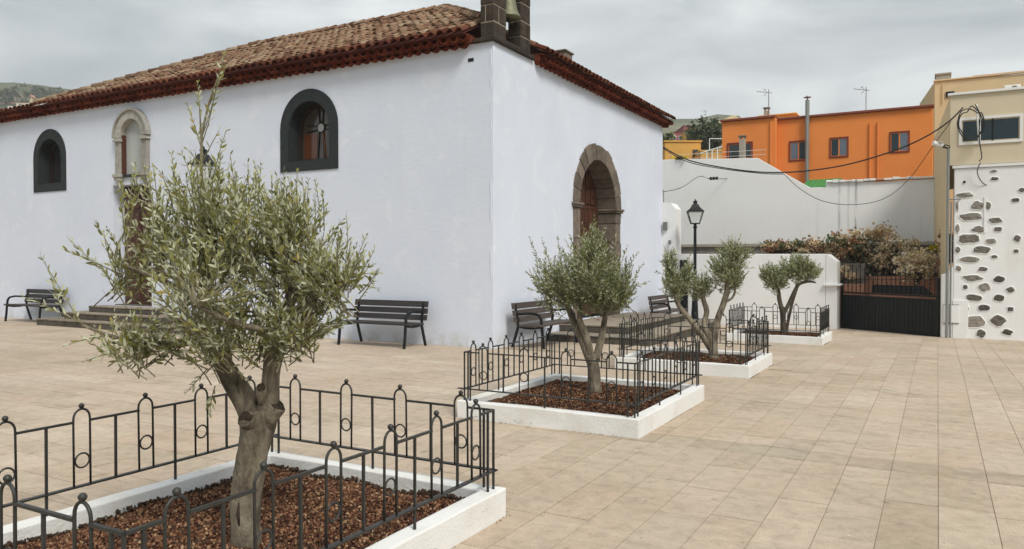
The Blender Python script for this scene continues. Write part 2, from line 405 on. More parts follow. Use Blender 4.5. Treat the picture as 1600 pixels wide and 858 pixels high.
def hill_mat():
    t = NT('hillside'); p = t.pos()
    f = t.noise(p, .012, 9, .68); g = t.noise(t.pos((1, 1, 4)), .05, 6, .6)
    c = t.ramp(f, [(.3, (.035, .05, .024)), (.5, (.09, .10, .05)), (.62, (.16, .145, .085)), (.75, (.06, .075, .036))])
    t.col(t.mix(1, c, t.ramp(g, [(.3, .6), (.7, 1.4)]), 'MULTIPLY')); t.set(Roughness=1.0, Specular_IOR_Level=.1); return t.m
M['hill'] = hill_mat()

# ------------------------------------------------------------------ setting: terrain, plaza
def crest(th):
    """elevation angle of the far ridge as seen from the plaza, th measured from the view axis to the right"""
    a = .172 + .004 * math.sin(th * 7 + 1) + .003 * math.sin(th * 17) + .040 / (1 + math.exp((th + .40) * 16)) + .003 * math.sin(th * 53) - .02 * (th > .3)
    return a * max(.55, math.cos(th))
m = MB(); RS = [34, 60, 90, 140, 220, 330, 460, 620, 780, 860, 1000, 1400]; NA = 240
for i, r in enumerate(RS):
    for k in range(NA):
        th = 2 * PI * k / NA - PI
        d = FWD * math.cos(th) + RGT * math.sin(th)
        t_ = min(1, max(0, (r - 40) / 760)); s_ = t_ * t_ * (3 - 2 * t_) if r <= 860 else 1 - .25 * min(1, (r - 860) / 900)
        h = -.7 + s_ * crest(th) * 800 + (2.2 * math.sin(th * 31 + r * .02) + 1.5 * math.sin(th * 71 - r * .05)) * min(1, r / 500) * (r < 780)
        p = Vector((CAM.x, CAM.y, 0)) + d * r
        m.v.append((p.x, p.y, h if r > 60 else -.7)); m.t.append(.5)
for i in range(len(RS) - 1):
    for k in range(NA):
        a, b = i * NA + k, i * NA + (k + 1) % NA; m.f.append((a, b, b + NA, a + NA))
m.f.append(tuple(range(NA)))
terrain = m.build('terrain', M['hill'], smooth=True); tag(terrain, 'green terraced hillside rising round the town', None, kind='structure')

PX0, PX1, PY0, PY1 = -26, 13, -16, 13
m = MB()
xs = [PX0, PX1]; ys = [PY0, 0, PY1]
m.add([(x, y, gz(y) - .005) for y in ys for x in xs] + [(x, y, -.75) for y in (PY0, PY1) for x in xs],
      [(0, 1, 3, 2), (2, 3, 5, 4), (6, 8, 9, 7), (0, 6, 7, 1), (4, 5, 9, 8)])
plaza = m.build('plaza', M['joint']); tag(plaza, 'tan stone paving of the plaza', None, kind='structure')
rs = random.Random(5)
SLABS = []      # (x0, x1, y0, y1)
def fill(lo, hi, bands, gapf):
    """split lo..hi into random slab lengths, keeping the cross bands"""
    out = []; edges = [lo] + [b for q in bands for b in q if lo < b < hi] + [hi]
    for a, b in zip(edges[:-1], edges[1:]):
        if any(abs(a - q[0]) < 1e-6 and abs(b - q[1]) < 1e-6 for q in bands): out.append((a, b)); continue
        x = a
        while b - x > 1e-6:
            l = rs.choice((.62, .62, .9, 1.22)) * rs.uniform(.97, 1.03)
            if x == a: l *= rs.uniform(.35, 1)
            if b - (x + l) < .28: l = b - x
            out.append((x, x + l)); x += l
    return out
BANDS = [(-9.22, -8.88), (-5.42, -5.08), (-1.62, -1.28), (2.18, 2.52), (5.98, 6.32)]
X = 4.79
while X < 12.5:
    for a, b in fill(-11.6, 12.6, BANDS, 0): SLABS.append((X, X + .305, a, b))
    X += .305
X = 2.655
while X < 4.78:
    for a, b in fill(-11.6, 12.6, BANDS, 0): SLABS.append((X, X + .305, a, b))
    X += .305
Y = -11.6
while Y < 9.9:
    x0 = -23 if Y < 0 else 0.0
    if Y < 0 or Y > 0:
        for a, b in fill(x0, 2.655, [], 0): SLABS.append((a, b, Y, min(Y + .305, 0) if Y < 0 < Y + .305 else Y + .305))
    Y += .305
def slab_size(s):
    c = ((s[0] + s[1]) / 2, (s[2] + s[3]) / 2); q = proj((c[0], c[1], gz(c[1])))
    if not q or not (-60 < q[0] < 1660 and q[1] < 900): return 0
    a = (s[1] - s[0]) * (s[3] - s[2]) / q[2] ** 3
    if 2.7 < c[0] < 4.6 and (-10.1 < c[1] < -7.7 or -5.3 < c[1] < -3.3 or -1.3 < c[1] < .2 or 4.5 < c[1] < 6): a = 0
    return a
SLABS.sort(key=slab_size, reverse=True)
G = .0026
m = MB(); m.box(-.5, .5, -.5, .5, -.03, 0); slab_me = m.mesh('paving_slab', M['slab']); band_me = m.mesh('band_slab', M['slabd'])
far = MB()
for i, (x0, x1, y0, y1) in enumerate(SLABS):
    yc = (y0 + y1) / 2; z = gz(yc) + rs.uniform(-.0012, .0012)
    tl = math.atan(-.022) if yc > 0 else 0
    if i < 300:
        isb = any(abs(y0 - q[0]) < 1e-4 and abs(y1 - q[1]) < 1e-4 for q in BANDS[1:3])
        link('band_slab' if isb else 'paving_slab', band_me if isb else slab_me, plaza, ((x0 + x1) / 2, yc, z), (tl + rs.uniform(-.0015, .0015), rs.uniform(-.002, .002), 0), (x1 - x0 - 2 * G * rs.uniform(.6, 1.2), y1 - y0 - 2 * G * rs.uniform(.5, 1.3), 1))
    else:
        r_ = rs.random(); g = .0022
        far.add([(x0 + g, y0 + g, gz(y0 + g)), (x1 - g, y0 + g, gz(y0 + g)), (x1 - g, y1 - g, gz(y1 - g)), (x0 + g, y1 - g, gz(y1 - g))], [(0, 1, 2, 3)], tint=r_)
tag(far.build('paving_field', M['slabf'], plaza, tint=True, fix=False), kind='stuff')

# ------------------------------------------------------------------ church
church = empty('church', (0, 0, 0)); tag(church, 'long whitewashed church with red tiled roof and bell gable', 'church')
CH = 5.46; CL = -24.0; CY1 = 9.56; EZ = 5.62; OV = .28; RUN = 3.28
W1 = arch_loop(-4.38, 3.62, .56, 4.28); W1 = [(x, z) for x, z in W1]
W0 = arch_loop(-13.54, 3.60, .52, 4.26)
DR = [(-10.86, .48), (-9.42, .48), (-9.42, 3.42), (-10.86, 3.42)]
BW = arch_loop(-10.05, 3.60, .47, 4.55, r=.49)
outer = [(CL, -.3), (0, -.3), (0, CH), (CL, CH)]
mw = holed(outer, [W1, W0, DR, BW], .42, lambda x, d, z: (x, d, z))
AC, AR, AS = 4.80, 1.05, 2.85             # main portal: centre, opening radius, springing
PT = arch_loop(AC, .20, AR + .25, AS, 28)
mw2 = holed([(0, -.4), (CY1, -.4), (CY1, CH), (0, CH)], [PT], .55, lambda y, d, z: (-d, y, z))
mw.add(mw2.v, mw2.f)
mw.add([(0, CY1, -.4), (CL, CY1, -.4), (CL, CY1, CH), (0, CY1, CH), (CL, 0, -.3), (CL, 0, CH)], [(0, 1, 2, 3), (4, 1, 2, 5)])
mw.add([(CL, .7, -.3), (-.7, .7, -.3), (-.7, .7, CH - .02), (CL, .7, CH - .02), (-.7, CY1 - .1, -.3), (-.7, CY1 - .1, CH - .02)], [(0, 1, 2, 3), (1, 4, 5, 2)])
bpy_wall = mw.build('wall', M['wall'], church, fix=False)
bm = bmesh.new(); bm.from_mesh(bpy_wall.data); bmesh.ops.remove_doubles(bm, verts=bm.verts, dist=1e-5); bm.to_mesh(bpy_wall.data); bm.free()
# softened plaster corner
m = MB(); rc = random.Random(3)
zs = [-.2 + i * .14 for i in range(41)]
m.tube([(-.046 + rc.uniform(-.005, .005), .046 + rc.uniform(-.005, .005), z) for z in zs], [.050 + rc.uniform(-.006, .006) for _ in zs], 12)
m.build('plaster_corner', M['wall'], church, smooth=True)

def ring_prism(inner, outr, d0, d1, to3):
    m = MB(); n = len(inner)
    vs = [to3(x, d0, z) for x, z in inner] + [to3(x, d0, z) for x, z in outr] + [to3(x, d1, z) for x, z in inner] + [to3(x, d1, z) for x, z in outr]
    fs = []
    for i in range(n):
        j = (i + 1) % n
        fs += [(i, j, n + j, n + i), (2 * n + i, 3 * n + i, 3 * n + j, 2 * n + j), (n + i, n + j, 3 * n + j, 3 * n + i), (i, 2 * n + i, 2 * n + j, j)]
    m.add(vs, fs); return m
front = lambda x, d, z: (x, d, z)
def arched_window(cx, half, z0, spring, oh, oz0, osp, oR, cross):
    w = empty('window'); w.parent = church
    inn = arch_loop(cx, z0, half, spring); out = arch_loop(cx, oz0, oh, osp, r=oR)
    ring_prism(inn, out, -.022, .30, front).build('surround', M['dgreen'], w, fix=True)
    # painted inside of the recess
    inn2 = arch_loop(cx, z0 + .004, half - .004, spring)
    mm = MB(); n = len(inn2)
    mm.add([(x, .0, z) for x, z in inn2] + [(x, .40, z) for x, z in inn2], [(i, (i + 1) % n, (i + 1) % n + n, i + n) for i in range(n)]); mm.build('recess', M['dgreen'], w)
    fr_o = arch_loop(cx, z0 + .006, half - .006, spring); fr_i = arch_loop(cx, z0 + .07, half - .075, spring)
    ring_prism(fr_i, fr_o, .27, .35, front).build('frame', M['shutter'], w)
    g = arch_loop(cx, z0 + .06, half - .07, spring)
    mm = MB(); mm.add([(x, .33, z) for x, z in g], [tuple(range(len(g)))])
    mm.build('pane', M['smoke'] if cross else M['wglass'], w)
    if cross:
        cz = spring + .06
        def arm(p, a0, a1, ln):   # flared leaded arm
            d = Vector((math.cos(p), 0, math.sin(p))); q = Vector((-d.z, 0, d.x)); c = Vector((cx + .04, .318, cz))
            for s_ in (-1, 1):
                b = MB(); b.bar(c + d * .08 + q * (a0 * s_), c + d * ln + q * (a1 * s_), .022); b.build('leading', M['black'], w)
        arm(PI / 2, .035, .07, .42); arm(-PI / 2, .045, .095, .64); arm(0, .035, .075, .40); arm(PI, .035, .075, .40)
        b = MB(); b.tube([(cx + .04, .305, cz), (cx + .04, .325, cz)], .085, 20); b.build('roundel', M['greyglass'], w)
        b = MB(); b.tube([(cx + .04 + .095 * math.cos(a * PI / 12), .312, cz + .095 * math.sin(a * PI / 12)) for a in range(25)], .014, 6, False); b.build('roundel_ring', M['black'], w)
        for (x0, x1) in ((cx - .44, cx - .07), (cx + .15, cx + .44)):
            b = MB(); b.box(x0, x1, .322, .327, z0 + .09, cz - .10); b.build('amber_pane', M['amber'] if x0 < cx else M['smoke'], w)
        b = MB(); b.bar((cx + .17, .31, z0 + .1), (cx + .10, .31, cz - .1), .014); b.build('glazing_bar', M['ochrefabric'], w)
    else:
        b = MB(); b.box(cx - .02, cx + .02, .30, .332, z0 + .07, spring + .4); b.build('mullion', M['shutter'], w)
        for s_ in (-1, 1):
            for k in range(3):
                b = MB(); x = cx + s_ * (.10 + .13 * k); b.box(x - .012, x + .012, .315, .328, z0 + .08, spring + .2); b.build('shutter_slat', M['shutter'], w)
    b = MB(); b.box(cx - half + .01, cx + half - .01, .05, .27, z0 + .005, z0 + .03); b.build('sill', M['dgreen'], w)
arched_window(-4.38, .56, 3.62, 4.28, .79, 3.42, 4.30, .79, True)
arched_window(-13.54, .52, 3.60, 4.26, .73, 3.40, 4.30, .74, False)

# side door, recessed
d = empty('side_door'); d.parent = church
m = MB(); m.box(-10.86, -9.42, .30, .36, .48, 3.42); m.build('leaf_backing', M['doorwood'], d)
for k in range(2):
    x0 = -10.82 + k * .70
    lf = MB(); lf.box(x0, x0 + .68, .262, .298, .50, 3.38); lf = lf.build('leaf', M['doorwood'], d, bevel=.006)
    for j, (za, zb) in enumerate(((.62, 1.25), (1.38, 2.15), (2.28, 2.75), (2.86, 3.28))):
        for i in range(2):
            b = MB(); b.box(x0 + .06 + i * .30, x0 + .32 + i * .30, .238, .262, za, zb); b.build('panel', M['doorwood'], lf, bevel=.012)
m = MB(); m.box(-10.9, -9.38, .01, .25, .44, .50); m.build('threshold', M['stepstone'], d)
# small stone framed window above it
w = empty('balcony_window'); w.parent = church
inn = arch_loop(-10.05, 4.55, .40, 4.56, r=.42)[2:]; outr = arch_loop(-10.05, 4.55, .60, 4.56, r=.62)[2:]
for i in range(0, len(inn) - 1, 4):
    a, b_ = inn[i:i + 5], outr[i:i + 5]
    poly = a + b_[::-1]; n = len(poly)
    mm = MB(); mm.prism(poly, -.10, .10); mm.build('arch_stone', M['trim'], w, bevel=.006)
inn2 = arch_loop(-10.05, 4.55, .60, 4.56, r=.62)[2:]; out2 = arch_loop(-10.05, 4.55, .655, 4.56, r=.675)[2:]
mm = MB(); poly = inn2 + out2[::-1]; mm.prism(poly, -.14, .02); mm.build('hood_mould', M['trim'], w, bevel=.006)
for s_ in (-1, 1):
    xc = -10.05 + s_ * .50
    b = MB(); b.box(xc - .10, xc + .10, -.09, .10, 3.68, 4.46); b.build('jamb', M['trim'], w, bevel=.012)
    b = MB(); b.box(xc - .135, xc + .135, -.135, .10, 4.462, 4.51); b.box(xc - .115, xc + .115, -.112, .10, 4.511, 4.548); b.build('capital', M['trim'], w, bevel=.006)
    b = MB(); b.box(xc - .14, xc + .14, -.15, .02, 3.60, 3.68); b.box(xc - .11, xc + .11, -.12, .02, 3.52, 3.60)
    b.lathe([(.02, 3.33), (.035, 3.37), (.07, 3.46), (.095, 3.52)], 10, c=(xc, -.03)); b.build('corbel', M['trim'], w, bevel=.005)
b = MB(); b.box(-10.515, -9.585, .055, .075, 3.61, 5.03); b.build('pane', M['greyglass'], w)
b = MB(); b.box(-10.448, -10.41, -.05, .053, 3.665, 4.62); b.build('frame', M['doorwood'], w)
b = MB(); b.box(-10.447, -9.655, -.06, .052, 3.605, 3.66); b.build('sill', M['dgreen'], w)
# vent slot
b = MB(); b.box(-.52, -.40, -.006, .05, 5.15, 5.21); b.build('vent_slot', M['black'], church)

# main portal: voussoirs, jamb stones, door
p = empty('portal'); p.parent = church
rp = random.Random(11)
IR, OR = AR, AR + .37
NV = 13
for i in range(NV):
    a0, a1 = PI * i / NV + .006, PI * (i + 1) / NV - .006
    poly = []
    for k in range(4): a = a0 + (a1 - a0) * k / 3; poly.append((AC + IR * math.cos(a), AS + IR * math.sin(a)))
    ro = OR + rp.uniform(-.03, .035)
    for k in range(4): a = a1 + (a0 - a1) * k / 3; poly.append((AC + ro * math.cos(a), AS + ro * math.sin(a)))
    mm = MB(); n = len(poly)
    d0 = .035 + rp.uniform(-.008, .008)
    mm.add([(d0, y, z) for y, z in poly] + [(-.50, y, z) for y, z in poly], [tuple(range(n)), tuple(reversed(range(n, 2 * n)))] + [(k, (k + 1) % n, (k + 1) % n + n, k + n) for k in range(n)])
    mm.build('voussoir', M['archstone'], p, bevel=.010)
for s_ in (-1, 1):
    z = .26; 
    while z < AS - .12:
        h = min(rp.uniform(.38, .55), AS - .11 - z)
        if AS - .11 - z - h < .2: h = AS - .11 - z
        ya, yb = (AC - OR + rp.uniform(0, .05), AC - IR) if s_ < 0 else (AC + IR, AC + OR - rp.uniform(0, .05))
        mm = MB(); mm.box(-.50, .03 + rp.uniform(-.006, .008), ya, yb, z + .006, z + h - .006); mm.build('jamb_stone', M['archstone'], p, bevel=.012)
        z += h
    ya, yb = (AC - OR - .05, AC - IR + .05) if s_ < 0 else (AC + IR - .05, AC + OR + .05)
    mm = MB(); mm.box(-.5, .10, ya, yb, AS - .06, AS - .004); mm.box(-.5, .075, ya + .02, yb - .02, AS - .105, AS - .062); mm.build('impost', M['archstone'], p, bevel=.012)
ring = arch_loop(AC, .26, IR + .012, AS, 28); ro = arch_loop(AC, .26, OR - .04, AS, 28)
ring_prism(ring, ro, 0, 0, lambda y, d, z: (.016, y, z)).build('mortar_bed', M['mortar'], p)
dd = empty('main_door'); dd.parent = church
poly = arch_loop(AC, .27, IR - .003, AS, 24)
mm = MB(); mm.add([(-.46, y, z) for y, z in poly], [tuple(range(len(poly)))]); mm.build('leaf_backing', M['doorwood'], dd)
for k in range(2):
    ya = AC - IR + .03 if k == 0 else AC + .015
    L_ = MB(); L_.box(-.455, -.43, ya, ya + IR - .045, .29, AS - .05); lf = L_.build('leaf', M['doorwood'], dd, bevel=.005)
    for r in range(5):
        for c in range(3):
            y0 = ya + .05 + c * .31; z0 = .38 + r * .50
            if z0 + .42 > AS + .1: continue
            b = MB(); b.box(-.432, -.405, y0, y0 + .27, z0, z0 + .42); b.build('panel', M['doorwood'], lf, bevel=.012)
            b = MB(); b.box(-.406, -.385, y0 + .07, y0 + .20, z0 + .09, z0 + .33); b.build('carved_boss', M['doorwood'], lf, bevel=.012)
for c in range(6):
    y0 = AC - IR + .10 + c * .315; yc = y0 + .13
    hh = math.sqrt(max(.01, (IR - .05) ** 2 - (abs(yc - AC) + .13) ** 2))
    for (za, zb) in ((AS + .08, AS + hh * .52), (AS + hh * .56, AS + hh)):
        if zb - za < .1: continue
        b = MB(); b.box(-.458, -.43, y0, y0 + .26, za, zb); b.build('arch_panel', M['doorwood'], dd, bevel=.012)
b = MB(); b.box(-.46, -.41, AC - .03, AC + .03, .28, AS + IR - .06); b.build('meeting_stile', M['doorwood'], dd, bevel=.006)
b = MB(); b.box(-.46, -.41, AC - IR + .03, AC + IR - .03, AS - .04, AS + .04); b.build('transom', M['doorwood'], dd, bevel=.006)

# buttress behind the church end, with meter boxes
m = MB(); m.prism([(0.0, -.5), (.40, -.5), (.40, 3.05), (.27, 3.22), (0.0, 3.26)], CY1 - .06, CY1 + .5)
bt = m.build('buttress', M['white'], church)
for (z0, z1, x0, x1) in ((2.45, 2.68, .06, .17), (2.05, 2.16, .22, .27)):
    b = MB(); b.box(x0, x1, CY1 - .14, CY1 - .06, z0, z1); b.build('meter_box', M['greymetal'], bt, bevel=.006)

# ---- roof
roof = empty('roof'); roof.parent = church
SLP = (7.34 - EZ) / RUN; XE = .27; XLH = -13.9; RL, RR, RY = -9.2, XE - RUN, 3.0
mm = MB()
zr = EZ + RUN * SLP; dz = -.03
hz = lambda t: EZ + dz + t * SLP
mm.add([(XLH, -OV, hz(0)), (-.42, -OV, hz(0)), (-.42, .41, hz(.69)), (RR, RY, zr + dz), (RL, RY, zr + dz),
        (-.42, 1.55, hz(.69)), (-1.56, 1.55, hz(1.83)), (XE, 1.55, hz(0)), (XE, 10.0, hz(0)), (RR, 10.0, zr + dz), (RL, 8.0, hz(0)), (RR - 4, 10.0, EZ + .3)],
       [(0, 1, 2, 3, 4), (2, 5, 6), (7, 8, 9, 3, 6), (4, 3, 11, 10), (0, 4, 10), (3, 9, 11)])
mm.add([(CL, -OV, EZ + dz), (XLH, -OV, EZ + dz), (XLH, 5.0, EZ + .12), (CL, 5.0, EZ + .12)], [(0, 1, 2, 3)])
mm.build('roof_bed', M['cornicef'], roof, fix=False)
def cover_tile(r0=.082, r1=.066, L=.37, th=.014, n=6):
    vs = []; fs = []
    for (r, y) in ((r0, 0), (r1, L)):
        for q in (r, r - th):
            for k in range(n + 1):
                a = PI * k / n; vs.append((q * math.cos(a), y, q * math.sin(a) * .95))
    o0, i0, o1, i1 = 0, n + 1, 2 * (n + 1), 3 * (n + 1)
    for k in range(n):
        fs += [(o0 + k, o0 + k + 1, o1 + k + 1, o1 + k), (i0 + k + 1, i0 + k, i1 + k, i1 + k + 1), (o0 + k + 1, o0 + k, i0 + k, i0 + k + 1)]
    return vs, fs
CT = cover_tile()
m = MB(); m.add(*CT); tile_me = m.mesh('roof_tile', M['tile'], fix=False); tile_me.polygons.foreach_set('use_smooth', [True] * len(tile_me.polygons))
eave_me = tile_me.copy(); eave_me.materials.clear(); eave_me.materials.append(M['eave'])
ang = math.atan(SLP); PITCHX = .205; EXP = .275
rt = random.Random(21); tiles = []
def frame(o, ex, ey):
    ex = Vector(ex).normalized(); ey = Vector(ey).normalized(); ez = ex.cross(ey)
    return Matrix(((ex.x, ey.x, ez.x, o[0]), (ex.y, ey.y, ez.y, o[1]), (ex.z, ey.z, ez.z, o[2]), (0, 0, 0, 1)))
eaves = []
# front slope
X = -24.0 + .1
while X < XE:
    if X > XLH: lim = min(RUN, (X - XLH) / (RL - XLH) * RUN, XE - X)
    else: lim = .4
    sl_ = SLP if X > XLH else .03
    a_ = math.atan(sl_); k = 0
    while k * EXP * math.cos(a_) < lim - .02 and X < -.42 + max(0, 0):
        s_ = k * EXP; yy = -OV + s_ * math.cos(a_); zz = EZ + s_ * math.sin(a_) + .006
        dirn = Vector((rt.uniform(-.035, .035), math.cos(a_ - .035), math.sin(a_ - .035)))
        if not (X > -.45 and yy < 1.5):
            rec = (frame((X + rt.uniform(-.012, .012), yy + rt.uniform(-.02, .02) * (k > 0), zz + rt.uniform(-.004, .01)), (1, 0, 0), dirn), rt.random())
            (eaves if k == 0 else tiles).append(rec)
        k += 1
    X += PITCHX
# end slope facing the door side
Y = 1.62
while Y < 9.95:
    lim = min(RUN, Y + OV); k = 0
    while k * EXP * math.cos(ang) < lim - .02:
        s_ = k * EXP; xx = XE - s_ * math.cos(ang); zz = EZ + s_ * math.sin(ang) + .006
        dirn = Vector((-math.cos(ang - .035), rt.uniform(-.035, .035), math.sin(ang - .035)))
        rec = (frame((xx, Y + rt.uniform(-.012, .012), zz + rt.uniform(-.004, .01)), (0, 1, 0), dirn), rt.random())
        (eaves if k == 0 else tiles).append(rec); k += 1
    Y += PITCHX
def vis(rec):
    q = proj(rec[0].translation)
    if not q or not (-20 < q[0] < 1100) or q[1] < -30: return 1e9
    return q[2] + (30 if q[0] > 760 else 0)
tiles.sort(key=vis)
m = MB()
for i, (mat_, r_) in enumerate(tiles):
    if i < 300:
        o = link('roof_tile', tile_me, roof); o.matrix_local = mat_
    else: m.add(CT[0], CT[1], mat_, r_)
tag(m.build('tile_field', M['tilef'], roof, smooth=True, tint=True, fix=False), kind='stuff')
for mat_, r_ in eaves:
    if proj(mat_.translation) is None or mat_.translation.x < -18.5: continue
    o = link('eave_tile', eave_me, roof); o.matrix_local = mat_
# hip and ridge caps
HV, HF = cover_tile(.105, .09, .40, .016)
m = MB(); m.add(HV, HF); hip_me = m.mesh('hip_tile', M['tile'], fix=False); hip_me.polygons.foreach_set('use_smooth', [True] * len(hip_me.polygons))
def cap_row(a, b, name):
    a, b = Vector(a), Vector(b); L_ = (b - a).length; dn = (b - a).normalized(); n = int(L_ / .30)
    for k in range(n + 1):
        pos = a + dn * (k * .30); dd_ = (dn + Vector((0, 0, -.05))).normalized()
        side = dd_.cross(Vector((0, 0, 1))).normalized()
        o = link(name, hip_me, roof); o.matrix_local = frame(pos + Vector((0, 0, .055 + rt.uniform(-.008, .008))), side, dd_)
cap_row((-.47, .46, EZ + .74 * SLP), (RR, RY, zr), 'hip_tile')
cap_row((XLH + .1, -OV + .07, EZ + .04), (RL, RY, zr), 'hip_tile')
cap_row((RR, RY, zr), (RL, RY, zr), 'ridge_tile')
cap_row((RR, 9.9, zr), (RR, RY, zr), 'ridge_tile')
# red cornice of upturned tiles below the eaves
def trough(r=.098, L=.42, th=.016, n=6):
    vs = []; fs = []
    for (q0, y) in ((1.0, 0), (.9, L)):
        for q in (r * q0, r * q0 - th):
            for k in range(n + 1):
                a = PI + PI * k / n; vs.append((q * math.cos(a), y, q * math.sin(a) * 1.15))
    o0, i0, o1, i1 = 0, n + 1, 2 * (n + 1), 3 * (n + 1)
    for k in range(n):
        fs += [(o0 + k, o0 + k + 1, o1 + k + 1, o1 + k), (i0 + k + 1, i0 + k, i1 + k, i1 + k + 1), (o0 + k + 1, o0 + k, i0 + k, i0 + k + 1)]
    return vs, fs
m = MB(); m.add(*trough()); cor_me = m.mesh('cornice_tile', M['cornice'], fix=False); cor_me.polygons.foreach_set('use_smooth', [True] * len(cor_me.polygons))
X = -17.4
while X < -.42:
    for (dy, z, off) in ((-.13, 5.50, 0), (-.23, 5.575, PITCHX / 2)):
        if X + off > -.40: continue
        o = link('cornice_tile', cor_me, roof); o.matrix_local = frame((X + off, dy + rt.uniform(-.012, .012), z + rt.uniform(-.006, .006)), (1, 0, 0), (0, 1, .04))
    X += PITCHX
Y = 1.66
while Y < 9.75:
    for (dx, z, off) in ((.12, 5.50, 0), (.22, 5.575, PITCHX / 2)):
        o = link('cornice_tile', cor_me, roof); o.matrix_local = frame((dx + rt.uniform(-.012, .012), Y + off, z + rt.uniform(-.006, .006)), (0, 1, 0), (-1, 0, .04))
    Y += PITCHX
m = MB(); m.box(CL, -.40, -.12, .05, 5.47, 5.575); m.box(CL, -.41, -.22, .05, 5.577, 5.598)
m.box(-.05, .11, 1.58, 9.8, 5.47, 5.575); m.box(-.05, .21, 1.585, 9.82, 5.577, 5.598)
m.box(CL, -17.4, -.22, .05, 5.40, 5.47)
m.build('cornice_bed', M['cornicef'], roof)
b = MB(); b.box(-.40, -.05, 3.10, 3.48, 5.7, 6.03); b.box(-.43, -.02, 3.07, 3.51, 6.031, 6.07); b.build('chimney', M['archstone'], roof, bevel=.01)

# ---- bell gable
bg = empty('bell_gable'); bg.parent = church
b = MB(); b.box(-.38, .07, -.07, 1.50, 5.455, 5.535); b.build('base_slab', M['basalt'], bg, bevel=.015)
rb = random.Random(4)
def pier(y0, y1, z0, z1, x0=-.29, x1=.0):
    z = z0; k = 0
    while z < z1 - .05:
        h = min(rb.uniform(.27, .36), z1 - z)
        if z1 - z - h < .12: h = z1 - z
        if k % 2 == 0: cuts = [(y0, y1)]
        else:
            c = y0 + (y1 - y0) * rb.uniform(.4, .6); cuts = [(y0, c), (c, y1)]
        for (ya, yb) in cuts:
            q = MB(); e1 = rb.uniform(0, .008)
            xs_ = [(x0, x1)] if k % 2 == 0 or (ya, yb) != cuts[0] else [(x0, x0 + .11), (x0 + .11, x1)]
            for (xa, xb) in xs_:
                q = MB(); q.box(xa + .007, xb - .007 + e1, ya + .007 - e1, yb - .007, z + .007, z + h - .007); q.build('stone_block', M['basalt'], bg, bevel=.016)
        z += h; k += 1
pier(.03, .50, 5.537, 6.75); pier(1.04, 1.44, 5.537, 6.75)
m = MB(); m.box(-.278, -.012, .045, .49, 5.537, 6.74); m.box(-.278, -.012, 1.055, 1.43, 5.537, 6.74); m.box(-.27, -.02, .5, 1.04, 5.537, 5.58); m.build('mortar_core', M['mortar'], bg)
b = MB(); b.box(-.285, -.004, .507, 1.033, 5.54, 5.60); b.build('sill_block', M['basalt'], bg, bevel=.012)
for i in range(7):
    a0, a1 = PI * i / 7 + .01, PI * (i + 1) / 7 - .01; poly = []
    for k in range(3): a = a0 + (a1 - a0) * k / 2; poly.append((.77 + .27 * math.cos(a), 6.75 + .27 * math.sin(a)))
    for k in range(3): a = a1 + (a0 - a1) * k / 2; poly.append((.77 + .56 * math.cos(a), 6.75 + .56 * math.sin(a)))
    q = MB(); n = 6
    q.add([(0, y, z) for y, z in poly] + [(-.29, y, z) for y, z in poly], [tuple(range(n)), tuple(reversed(range(n, 2 * n)))] + [(k, (k + 1) % n, (k + 1) % n + n, k + n) for k in range(n)])
    q.build('arch_block', M['basalt'], bg, bevel=.012)
b = MB(); b.prism([(.03, 7.33), (1.44, 7.33), (1.44, 7.40), (.77, 7.85), (.03, 7.40)], .0, .29, Matrix(((0, -1, 0, 0), (1, 0, 0, 0), (0, 0, 1, 0), (0, 0, 0, 1)))); b.build('pediment', M['basalt'], bg, bevel=.015)
b = MB(); b.box(-.29, 0, .03, .21, 6.755, 7.32); b.box(-.29, 0, 1.33, 1.44, 6.755, 7.32); b.build('spandrel', M['basalt'], bg, bevel=.012)
bell = empty('bell', (-.13, .80, 6.10)); tag(bell, 'bronze bell hanging in the dark stone bell gable', 'bell')
m = MB()
pr = [(.235, 0), (.228, .02), (.20, .06), (.165, .14), (.142, .25), (.125, .34), (.085, .40), (.03, .42)]
m.lathe(pr, 24); m.build('bell_body', M['bronze'], bell, smooth=True)
m = MB(); m.tube([(0, 0, .35), (0, 0, -.02)], [.012, .018], 6); m.lathe([(.01, -.09), (.03, -.07), (.03, -.04), (.01, -.02)], 10); m.build('clapper', M['iron'], bell)
m = MB(); m.box(-.05, .05, -.27, .27, .46, .56); m.tube([(0, 0, .40), (0, 0, .48)], .03, 8); m.build('headstock', M['doorwood'], bell, bevel=.01)

# ------------------------------------------------------------------ steps
def steps(name, label, tiers, joints, group='stone door steps'):
    s = empty(name, (sum(tiers[0][:2]) / 2, sum(tiers[0][2:4]) / 2, tiers[0][4])); tag(s, label, 'steps', group)
    o = s.location
    for (x0, x1, y0, y1, z0, z1, ax) in tiers:
        lo, hi = (x0, x1) if ax == 'x' else (y0, y1); L_ = hi - lo; n = max(2, round(L_ / joints))
        for k in range(n):
            a, b = lo + L_ * k / n + .003, lo + L_ * (k + 1) / n - .003
            m = MB()
            if ax == 'x': m.box(a - o.x, b - o.x, y0 - o.y, y1 - o.y, z0 - o.z, z1 - o.z)
            else: m.box(x0 - o.x, x1 - o.x, a - o.y, b - o.y, z0 - o.z, z1 - o.z)
            m.v = [(vx, vy, vz if vz < z1 - o.z - .001 else vz - .036) for vx, vy, vz in m.v]
            m.build('step_block', M['stepstone'], s, bevel=.010)
            t = MB(); e = .012
            if ax == 'x': t.box(a - o.x, b - o.x, y0 - e - o.y, y1 - o.y, z1 - .0355 - o.z, z1 - o.z)
            else: t.box(x0 - o.x, x1 + e - o.x, (a - (e if k == 0 else 0)) - o.y, (b + (e if k == n - 1 else 0)) - o.y, z1 - .0355 - o.z, z1 - o.z)
            t.build('tread', M['tread'], s, bevel=.008)
    return s
